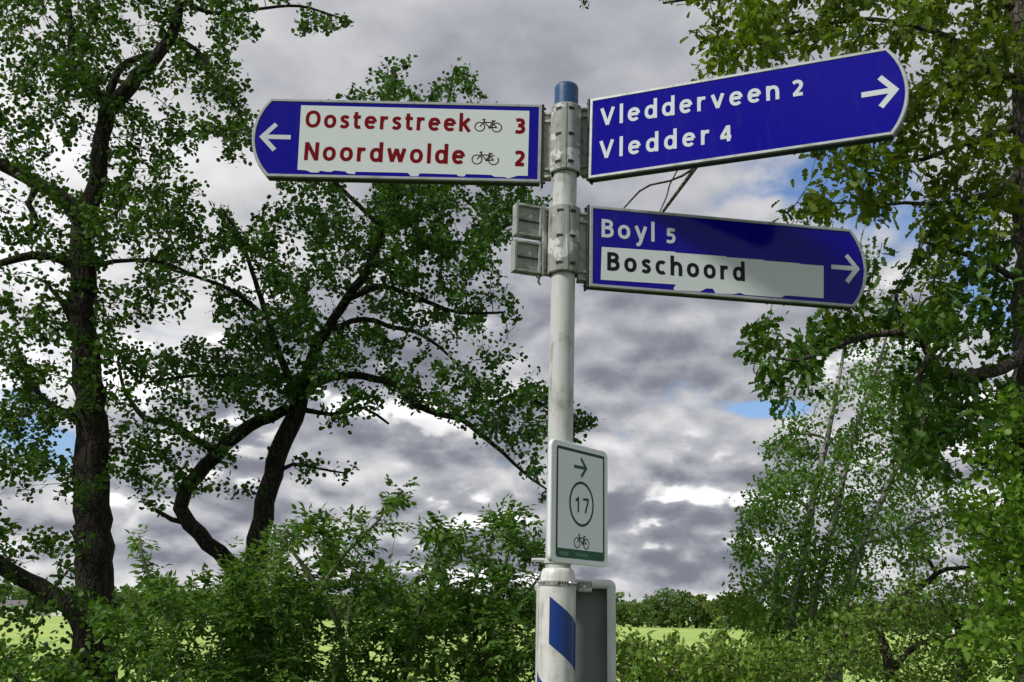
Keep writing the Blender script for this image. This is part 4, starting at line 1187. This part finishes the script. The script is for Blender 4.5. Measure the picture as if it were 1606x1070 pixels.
# ---- oak on the right
plant('oak_tree', 'large oak with rough grey trunk at the right edge and drooping yellow-green boughs', 'tree', 7.6,
  [[(1622, 1130, 26), (1618, 900, 24), (1612, 700, 23), (1611, 560, 23), (1612, 430, 22), (1612, 330, 21), (1608, 240, 19), (1604, 150, 18), (1602, 60, 16), (1598, -40, 14), (1600, -140, 10)]],
  [[(1600, 560, 12, 7.5), (1572, 577, 10, 7.4), (1535, 587, 9, 7.3), (1492, 588, 8.5, 7.2), (1466, 580, 8, 7.2), (1458, 556, 8, 7.2), (1446, 532, 7, 7.2), (1412, 522, 6.5, 7.1), (1372, 524, 6, 7.1), (1330, 536, 5, 7.0), (1290, 552, 4, 7.0), (1250, 566, 3, 6.9), (1205, 560, 2, 6.9)],
   [(1458, 556, 5, 7.2), (1440, 600, 4, 7.1), (1450, 650, 3, 7.1), (1440, 700, 2, 7.1)],
   [(1600, 270, 10), (1580, 290, 8), (1560, 305, 7), (1520, 310, 5), (1470, 320, 4), (1420, 318, 3), (1380, 322, 2.5), (1330, 318, 2), (1270, 322, 1.5)],
   [(1598, 130, 12), (1570, 118, 10), (1540, 108, 8), (1528, 94, 7), (1490, 60, 6), (1430, 40, 5), (1360, 30, 4), (1290, 40, 3.5), (1210, 60, 3), (1140, 80, 2)],
   [(1540, 108, 6), (1500, 130, 5), (1450, 150, 4), (1380, 170, 3.5), (1300, 190, 3), (1230, 200, 2)],
   [(1600, 20, 9), (1550, -10, 7), (1480, -30, 6), (1380, -40, 5), (1260, -30, 4), (1130, -10, 3), (1040, 5, 2)],
   [(1604, 200, 8), (1560, 210, 6), (1500, 230, 5), (1450, 250, 4), (1400, 255, 3)],
   [(1608, 440, 8), (1580, 430, 6), (1550, 410, 5), (1500, 395, 3.5), (1450, 380, 2.5)],
   [(1230, 200, 3.5), (1160, 215, 3.2), (1110, 240, 3.5), (1092, 262, 3.4), (1070, 292, 3.1), (1050, 318, 2.7), (1030, 345, 2.2), (1010, 380, 1.6)],
   [(1092, 262, 2.2), (1070, 276, 2.0), (1050, 284, 1.9), (1020, 290, 1.8), (1003, 300, 1.8), (990, 314, 1.5), (972, 334, 1.2), (955, 360, 0.9)],
   [(1062, 268, 1.2), (1050, 290, 1.4), (1045, 310, 1.2), (1032, 338, 0.9)],
   [(1270, 322, 1.5), (1250, 318, 1.2), (1262, 300, 1)]],
  [(1500, 30, 120, 60, 1.1), (1370, 30, 100, 45, 1.0), (1250, 60, 90, 45, .9), (1150, 90, 70, 32, .9), (1130, 30, 70, 30, .6), (1560, 160, 60, 100, 1.2), (1480, 150, 80, 80, 1.1), (1440, 90, 90, 50, .9), (1400, 220, 70, 40, .8), (1330, 225, 70, 26, .8), (1470, 250, 80, 50, 1.0),
   (1420, 310, 70, 35, .8), (1360, 290, 50, 30, .7), (1270, 325, 38, 24, 1.2), (1265, 295, 14, 20, .8), (1330, 345, 30, 14, .6), (1550, 320, 60, 60, 1.0), (1300, -60, 300, 60, .5), (1700, 100, 90, 300, .4), (1490, 350, 60, 25, .6), (1045, 10, 22, 12, .5)],
  'oak', 0.088, M['leaf_oak'], M['bark_oak'], dens=17, spread=0.65, per=7.5, step=0.10, kill=0.1, thin_c=10, jitter=0.045, droop=-0.5,
  blobs2=[(1200, 530, 50, 36, 0.62), (1180, 520, 30, 14, 0.50), (1260, 550, 70, 50, 0.68), (1215, 600, 36, 45, 0.62), (1330, 510, 70, 35, 0.62), (1400, 500, 80, 36, 0.62), (1470, 520, 60, 50, 0.62), (1550, 500, 60, 80, 0.81), (1490, 630, 80, 45, 0.74), (1540, 650, 60, 50, 0.74), (1420, 650, 50, 50, 0.56), (1470, 700, 70, 40, 0.56), (1410, 600, 40, 40, 0.37), (1440, 740, 40, 30, 0.37), (1500, 400, 60, 40, 0.56), (1450, 380, 60, 25, 0.43), (1560, 420, 40, 40, 0.50)], lm2=M['leaf_oak2'], clump=0.85, cscale=2.6)

# ---- birch with several thin stems
plant('birch_tree', 'slender pale-stemmed birch with small leaves, right of the post', 'tree', 12.5,
  [[(1238, 1130, 8), (1240, 1010, 7.5), (1247, 940, 7), (1258, 880, 6.5), (1272, 800, 6), (1290, 720, 5), (1303, 660, 4), (1315, 600, 3), (1325, 540, 2.2), (1335, 470, 1.6), (1345, 400, 1.2)],
   [(1262, 1130, 7), (1270, 980, 6), (1290, 890, 5.5), (1312, 800, 5), (1330, 720, 4), (1345, 660, 3.4), (1372, 590, 2.6), (1392, 520, 2), (1400, 460, 1.4)],
   [(1216, 1130, 6), (1215, 980, 5), (1218, 900, 4.5), (1232, 860, 3.5), (1250, 845, 2)],
   [(1310, 1130, 9), (1316, 1010, 8), (1330, 930, 6), (1352, 850, 5), (1390, 770, 4), (1420, 700, 3)]],
  [[(1330, 720, 3), (1300, 690, 2.5), (1250, 680, 2), (1200, 700, 1.4)], [(1272, 800, 3.5), (1240, 780, 3), (1200, 790, 2), (1160, 830, 1.4)],
   [(1352, 850, 4), (1400, 840, 3), (1460, 810, 2.4), (1510, 800, 1.8)], [(1247, 940, 3), (1210, 920, 2.4), (1170, 930, 1.6)],
   [(1345, 400, 1.2), (1352, 370, 1), (1358, 345, .8)], [(1325, 540, 1.6), (1360, 470, 1.2), (1372, 420, 1)]],
  [(1250, 720, 60, 40, .9), (1290, 690, 60, 50, .9), (1340, 650, 60, 60, .6), (1240, 790, 70, 50, 1.0), (1190, 830, 50, 40, .9), (1170, 880, 40, 30, .9), (1220, 890, 70, 50, 1.1), (1300, 830, 80, 70, .85), (1380, 760, 80, 70, .8), (1430, 690, 60, 50, .7), (1450, 800, 80, 60, .9), (1500, 840, 50, 40, .7),
   (1380, 880, 90, 50, 1.0), (1290, 930, 110, 50, .8), (1190, 950, 60, 40, .8), (1240, 1000, 80, 50, .6), (1350, 1000, 80, 50, .5), (1360, 430, 26, 60, .35), (1400, 560, 50, 50, .4), (1350, 560, 40, 60, .3), (1390, 480, 30, 30, .3), (1300, 610, 40, 40, .4), (1420, 630, 40, 40, .6)],
  'small', 0.058, M['leaf_birch'], M['bark_birch'], dens=38, spread=0.8, per=12, step=0.11, kill=0.085, thin_c=12, jitter=0.075, r_tip=0.0018, single=0, droop=-0.4, clump=0.9, cscale=1.7)

# ---- lime-green tree at the right edge, and the bush with the long bare bough
plant('maple_tree', 'bright yellow-green young maple crowding the right edge below the oak bough', 'tree', 7.0,
  [[(1640, 1130, 10), (1625, 950, 9), (1612, 820, 7), (1605, 720, 5), (1600, 640, 3)]],
  [[(1612, 820, 4), (1580, 780, 3), (1560, 740, 2)], [(1620, 900, 4), (1580, 870, 3), (1555, 840, 2)]],
  [(1590, 670, 50, 60, 1.2), (1570, 750, 56, 60, 1.3), (1560, 830, 56, 50, 1.3), (1585, 920, 56, 50, 1.3), (1570, 1000, 60, 60, 1.3), (1650, 850, 60, 200, .6), (1600, 620, 20, 30, .7), (1560, 900, 25, 30, .7)],
  'round', 0.046, M['leaf_lime'], M['bark_alder'], dens=38, spread=0.35, per=11, step=0.10, kill=0.09, single=0, clump=0.5, cscale=2.4)

plant('hawthorn_bush', 'broad hawthorn bush at the lower right with one long bare bough reaching up', 'bush', 8.4,
  [[(1420, 1150, 12), (1400, 1060, 10), (1380, 1000, 7), (1370, 960, 5)], [(1290, 1150, 6), (1300, 1060, 5), (1330, 990, 4)], [(1500, 1150, 9), (1510, 1050, 7), (1500, 980, 5), (1470, 940, 3)]],
  [[(1370, 985, 5.5), (1400, 952, 5), (1430, 926, 4.8), (1456, 912, 4.5), (1468, 900, 4.2), (1484, 893, 3.6), (1530, 890, 3.2), (1580, 888, 2.8), (1625, 880, 2.2)],
   [(1468, 900, 3), (1458, 880, 2.4), (1440, 872, 1.8)], [(1400, 1050, 5), (1440, 1010, 4), (1480, 1000, 3), (1540, 990, 2)]],
  [(1330, 1040, 80, 40, .9), (1400, 985, 100, 50, 1.2), (1480, 950, 80, 45, 1.2), (1300, 1000, 60, 40, .8), (1230, 1040, 50, 30, .7), (1440, 1050, 100, 40, 1.0), (1540, 960, 50, 40, .9), (1530, 1040, 70, 40, 1.1), (1440, 930, 50, 24, .5), (1450, 870, 30, 20, .35), (1280, 1060, 60, 30, .8)],
  'small', 0.042, M['leaf_haw'], M['bark_alder'], dens=34, spread=0.5, per=11, step=0.08, kill=0.07, single=0, jitter=0.05, clump=0.7, cscale=2.2)

plant('low_shrub', 'loose light-green shrub just right of the tray sign at the bottom', 'bush', 6.6,
  [[(1060, 1180, 4), (1075, 1080, 3.5), (1095, 1040, 3), (1120, 1015, 2)], [(1150, 1180, 4), (1150, 1080, 3), (1140, 1030, 2)], [(1010, 1180, 3), (1005, 1080, 2.5), (1000, 1010, 1.5)]],
  [[(1095, 1040, 2.5), (1130, 1035, 2), (1180, 1050, 1.5)], [(1075, 1080, 2.5), (1040, 1050, 2), (1020, 1020, 1.4)]],
  [(1005, 1012, 34, 22, .6), (1040, 1045, 60, 28, 1.1), (1120, 1030, 55, 20, .8), (1155, 1045, 56, 32, 1.2), (1090, 1060, 80, 22, 1.2), (1195, 1045, 40, 36, 1.1), (985, 1035, 24, 40, 1.0), (1128, 998, 20, 14, .3), (1060, 1005, 14, 12, .25), (1090, 1110, 130, 40, .6)],
  'point', 0.050, M['leaf_haw'], M['twig'], dens=60, spread=0.4, per=5.5, step=0.06, kill=0.05, single=300, jitter=0.03, maxr=0.008, r_tip=0.0014)

# ---- shrub in front, left of the post
plant('elder_bush', 'dense green shrub with pointed leaflets filling the bottom left of the post', 'bush', 6.4,
  [[(430, 1180, 9), (440, 1080, 7), (470, 1000, 5), (500, 930, 4), (540, 870, 3), (590, 820, 2), (620, 780, 1.4)],
   [(620, 1180, 8), (630, 1080, 6), (650, 980, 4.5), (680, 900, 3.4), (700, 850, 2.4), (690, 815, 1.6)],
   [(760, 1180, 8), (760, 1080, 6), (770, 980, 4.5), (790, 900, 3.2), (800, 850, 2.2), (790, 815, 1.5)],
   [(300, 1180, 7), (290, 1080, 5.5), (270, 990, 4), (245, 930, 3), (225, 880, 2.2), (218, 840, 1.4)],
   [(540, 1180, 7), (540, 1080, 5), (530, 980, 4), (470, 880, 3), (430, 830, 1.8)]],
  [[(770, 980, 3), (820, 940, 2.5), (850, 900, 2)], [(650, 980, 3), (600, 930, 2.5), (560, 900, 2)], [(470, 1000, 3), (400, 960, 2.5), (340, 940, 2)]],
  [(216, 852, 9, 16, .7), (232, 900, 18, 16, .35), (290, 908, 12, 10, .4), (260, 955, 55, 34, .7), (340, 955, 70, 30, 1.0), (430, 940, 80, 42, 1.4), (425, 875, 44, 28, .9), (370, 900, 30, 20, .7), (310, 930, 40, 20, .7), (480, 835, 36, 26, .45), (540, 850, 46, 36, .6), (590, 810, 46, 30, .5), (625, 785, 20, 20, .5), (560, 915, 80, 34, 1.0),
   (660, 835, 34, 18, .35), (700, 865, 56, 30, .6), (790, 822, 55, 16, .5), (800, 870, 66, 32, .7), (640, 940, 90, 34, 1.1), (760, 945, 90, 42, 1.2), (700, 1000, 100, 38, 1.0), (480, 1005, 110, 40, 1.0), (300, 1010, 90, 36, .8), (380, 1050, 120, 32, 1.3), (560, 1055, 70, 24, 1.0), (790, 1040, 70, 42, 1.5), (700, 1055, 70, 26, 1.1), (600, 985, 70, 24, .9), (825, 985, 34, 50, 1.2), (200, 1000, 24, 46, .3), (500, 1120, 340, 36, .4)],
  'point', 0.047, M['leaf_elder'], M['green_twig'], dens=42, spread=0.42, per=4.2, step=0.075, kill=0.065, thin_c=9, jitter=0.035, compound=True, twig=M['green_twig'], maxr=0.010, r_tip=0.0016, tilt=0.55, clump=0.6, cscale=2.4)

plant('bramble_bush', 'low scrub in front of the alder trunk at the bottom left corner', 'bush', 8.4,
  [[(60, 1200, 5), (50, 1120, 4), (30, 1060, 3), (10, 1030, 2)], [(180, 1200, 5), (190, 1100, 4), (210, 1020, 2.5), (230, 980, 1.5)]],
  [[(50, 1120, 3), (90, 1070, 2.4), (130, 1050, 1.8)]],
  [(40, 1060, 60, 26, 1.0), (110, 1050, 40, 30, .6), (20, 1030, 40, 26, .7), (100, 1110, 130, 40, 1.0), (190, 980, 40, 40, .7), (220, 1040, 50, 40, 1.0), (150, 960, 30, 20, .5)],
  'round', 0.050, M['leaf_elder'], M['twig'], dens=30, spread=0.4, per=5, step=0.07, kill=0.06, single=200, jitter=0.04, maxr=0.008)
eb = bpy.data.objects['elder_bush']
for i, (px, py, lean, ln) in enumerate(((548, 945, 8, 60), (470, 960, -14, 70), (610, 900, 10, 60), (352, 985, 12, 50), (735, 905, -8, 70), (270, 945, 6, 45), (655, 1000, 20, 60), (815, 895, -10, 60), (420, 1010, 24, 60))):
    Yd = 5.9 + 0.07 * (i % 4); P = [at(px - lean * 0.8, py + ln, Yd), at(px, py, Yd + .05), at(px + lean * 0.5, py - ln * 0.6, Yd), at(px + lean, py - ln, Yd + .03)]
    A = curve([(*p, r) for p, r in zip(P, (.005, .004, .0028, .0015))], 0.05); A[:, 3] = np.minimum(A[:, 3], 0.005); mb = MB(); tube(mb, A[:, :3] - np.array(eb.location), np.linspace(.0045, .0015, len(A)), 6); mb.build('dead_stem', M['dead'], eb, True)
# twig hanging into the top of the picture
plant('hanging_branch', 'tiny dark leafy branch tip hanging in at the top centre edge', 'branch', 5.2,
  [[(860, -900, 9), (890, -500, 6), (908, -250, 3.4), (914, -60, 2.2), (914, -20, 1.6), (915, 6, 1.0)]], [],
  [(914, 2, 10, 17, 14), (905, -120, 50, 60, .8), (900, -300, 90, 120, .5)], 'point', 0.032, M['leaf_alder'], M['twig'], dens=20, spread=0.04, per=3.0, step=0.04, kill=0.05, single=0, jitter=0.012, r_tip=0.001, rooted=False)

# ------------------------------------------------------------------ trees standing behind the photographer
def copy_tree(o, parent=None, loc=None, rz=0, k=1.0, label=None, group=None):
    c = o.copy(); col.objects.link(c); c.parent = parent
    if loc is not None:
        c.location = loc; c.rotation_euler = (0, 0, rz); c.scale = (k, k, k); c['label'] = label; c['group'] = group
    for ch in [x for x in bpy.data.objects if x.parent == o]:
        if not ch.name.startswith('leaf'): copy_tree(ch, c)
    return c
al = bpy.data.objects['alder_tree']; la = bpy.data.objects['leaning_alder']
for src, a, dd, rz, k, lb in ((la, -174, 13.5, 2.2, 1.15, 'leafy alder standing behind the photographer, facing the left arm'),
                              (al, -148, 14.5, 0.8, 1.2, 'tall alder standing behind the photographer, facing the upper right arm'),
                              (al, 168, 16, 3.6, 1.1, 'tall alder standing behind the photographer, facing the lower right arm')):
    copy_tree(src, None, (dd * math.sin(R(a)), dd * math.cos(R(a)), 0), rz, k, lb, 'trees behind the photographer')

# ------------------------------------------------------------------ far trees and farm
def far_tree(x, y, h, w, label, lm, kind='round', group='trees along the far edge of the meadow'):
    root = empty('field_tree', (x, y, 0)); tag(root, label, 'tree', group)
    mb = MB(); tube(mb, [(0, 0, -0.2), (0.1, 0, h * 0.25), (0, 0.1, h * 0.6)], [w * 0.045, w * 0.035, w * 0.015], 7, 0.05); mb.build('trunk', M['bark_alder'], root, True)
    nb = int(rng.integers(7, 12)); Ps = []; Ds = []
    for i in range(nb):
        a = rng.uniform(0, 6.28); rr = w * 0.5 * math.sqrt(rng.uniform(0, 0.55)); cz = h * rng.uniform(0.30, 0.80)
        rad = w * rng.uniform(0.16, 0.27); k = 150
        u = rng.normal(0, 1, (k, 3)); u /= np.linalg.norm(u, axis=1, keepdims=True)
        Ps.append(np.array([rr * math.cos(a), rr * math.sin(a), cz]) + u * rad * rng.uniform(0.6, 1.08, (k, 1)) * [1, 1, .85]); Ds.append(u + rng.normal(0, .5, u.shape))
    P = np.vstack(Ps) + [x, y, 0]; d = np.vstack(Ds)
    foliage(root, P, d, rng.uniform(0.03, 0.06, len(P)) * w + 0.18, 'round', lm, 0.9, 0, 'crown')
gap = [((978, 952, 34), 0, 'dark distant tree touching the right rim of the tray sign'), ((1000, 944, 36), 0, 'dark distant tree, second from the post in the gap'),
       ((1020, 932, 40), 2, 'mid green distant tree left of the tallest crown in the gap'), ((1043, 923, 46), 2, 'tallest rounded distant tree in the gap right of the post'),
       ((1070, 925, 44), 2, 'broad distant tree joined to the right of the tallest crown'), ((1090, 932, 36), 1, 'olive distant tree at the right end of the tall rounded group'),
       ((1106, 950, 26), 0, 'lowest dark distant tree in the dip of the tree line'), ((1122, 940, 32), 1, 'olive distant tree just right of the dip in the tree line'),
       ((1141, 931, 38), 1, 'taller olive distant tree left of the birch'), ((1162, 927, 42), 1, 'olive distant tree half hidden by the outer birch leaves'),
       ((1184, 932, 38), 2, 'mid green distant tree behind the left side of the birch')]
for (px, top, wpx), k, lb in gap:
    Yd = 230 + rng.uniform(-10, 14); b = at(px, 900, Yd); h = at(px, top - 4, Yd)[2]
    far_tree(b[0], Yd, h, wpx * 1.12 * Yd / FPX, lb, M['leaf_far2'] if k == 1 else M['leaf_far'], group='distant trees in the gap right of the post')
# the rest of the far wood reads as one mass
Ps, Ds = [], []
px = -260.0
while px < 1900:
    if 968 < px < 1190: px += 20; continue
    Yd = 240 + rng.uniform(-12, 26); top = 932 + (px - 800) * 0.019 + rng.uniform(-7, 8); b = at(px, 900, Yd); h = at(px, top, Yd)[2]; w = rng.uniform(26, 46) * Yd / FPX
    for i in range(7):
        rad = w * rng.uniform(0.18, 0.3); u = rng.normal(0, 1, (90, 3)); u /= np.linalg.norm(u, axis=1, keepdims=True)
        c = np.array([b[0] + rng.uniform(-.35, .35) * w, Yd + rng.uniform(-2, 2), h * rng.uniform(0.2, 0.82)])
        Ps.append(c + u * rad * rng.uniform(0.5, 1.08, (90, 1)) * [1, 1, .85]); Ds.append(u + rng.normal(0, .5, u.shape))
    px += rng.uniform(13, 22)
P = np.vstack(Ps); fw = empty('far_wood', (0, 240, 0)); tag(fw, 'long dark wood closing the far side of the meadow behind the alders and shrubs', 'wood', kind='stuff')
foliage(fw, P, np.vstack(Ds), rng.uniform(0.4, 0.9, len(P)), 'round', M['leaf_far'], 0.9, 0, 'foliage')
# hedge row closing the foot of the far wood
P = []
for i in range(9000):
    px = rng.uniform(-200, 1800); Yd = rng.uniform(236, 256); q = at(px, 900, Yd); P.append((q[0], Yd, abs(rng.normal(0, 2.3)) + 0.2))
P = np.array(P); hr = empty('far_hedge', (0, 240, 0)); tag(hr, 'long dark hedge along the far edge of the meadow below the trees', 'hedge')
foliage(hr, P, rng.normal(0, 1, P.shape), rng.uniform(0.6, 1.3, len(P)), 'round', M['leaf_far'], 0.9, 0, 'foliage')

def farm(px, Yd, wd, h, rh, label, name='farmhouse', nwin=4):
    b = at(px, 965, Yd); root = empty(name, (b[0], Yd, 0)); tag(root, label, 'farm building')
    mb = MB(); mb.box((-wd / 2, 0, 0), (wd / 2, 6, h)); mb.build('wall', M['house_white'], root)
    mb = MB(); e = 0.35
    mb.add([(-wd / 2 - e, -e, h - .1), (wd / 2 + e, -e, h - .1), (wd / 2 + e, 6 + e, h - .1), (-wd / 2 - e, 6 + e, h - .1), (-wd / 2 - e, 3, h + rh), (wd / 2 + e, 3, h + rh)],
           [(0, 1, 5, 4), (2, 3, 4, 5), (0, 4, 3), (1, 2, 5), (0, 3, 2, 1)]); mb.build('roof', M['roof'], root)
    for i in range(nwin):
        x = -wd / 2 + wd * (i + .5) / nwin; mb = MB(); mb.box((x - .45, -.04, h * .35), (x + .45, .05, h * .8)); mb.build('window', M['window'], root)
farm(12, 205, 9, 1.9, 0.9, 'low white farmhouse with grey roof far left beyond the meadow')
farm(62, 208, 11, 1.8, 0.9, 'long white barn beside the alder trunk beyond the meadow', 'barn', 6)
farm(1528, 190, 4.5, 2.2, 1.4, 'small white shed glimpsed through the hawthorn at lower right', 'shed', 1)
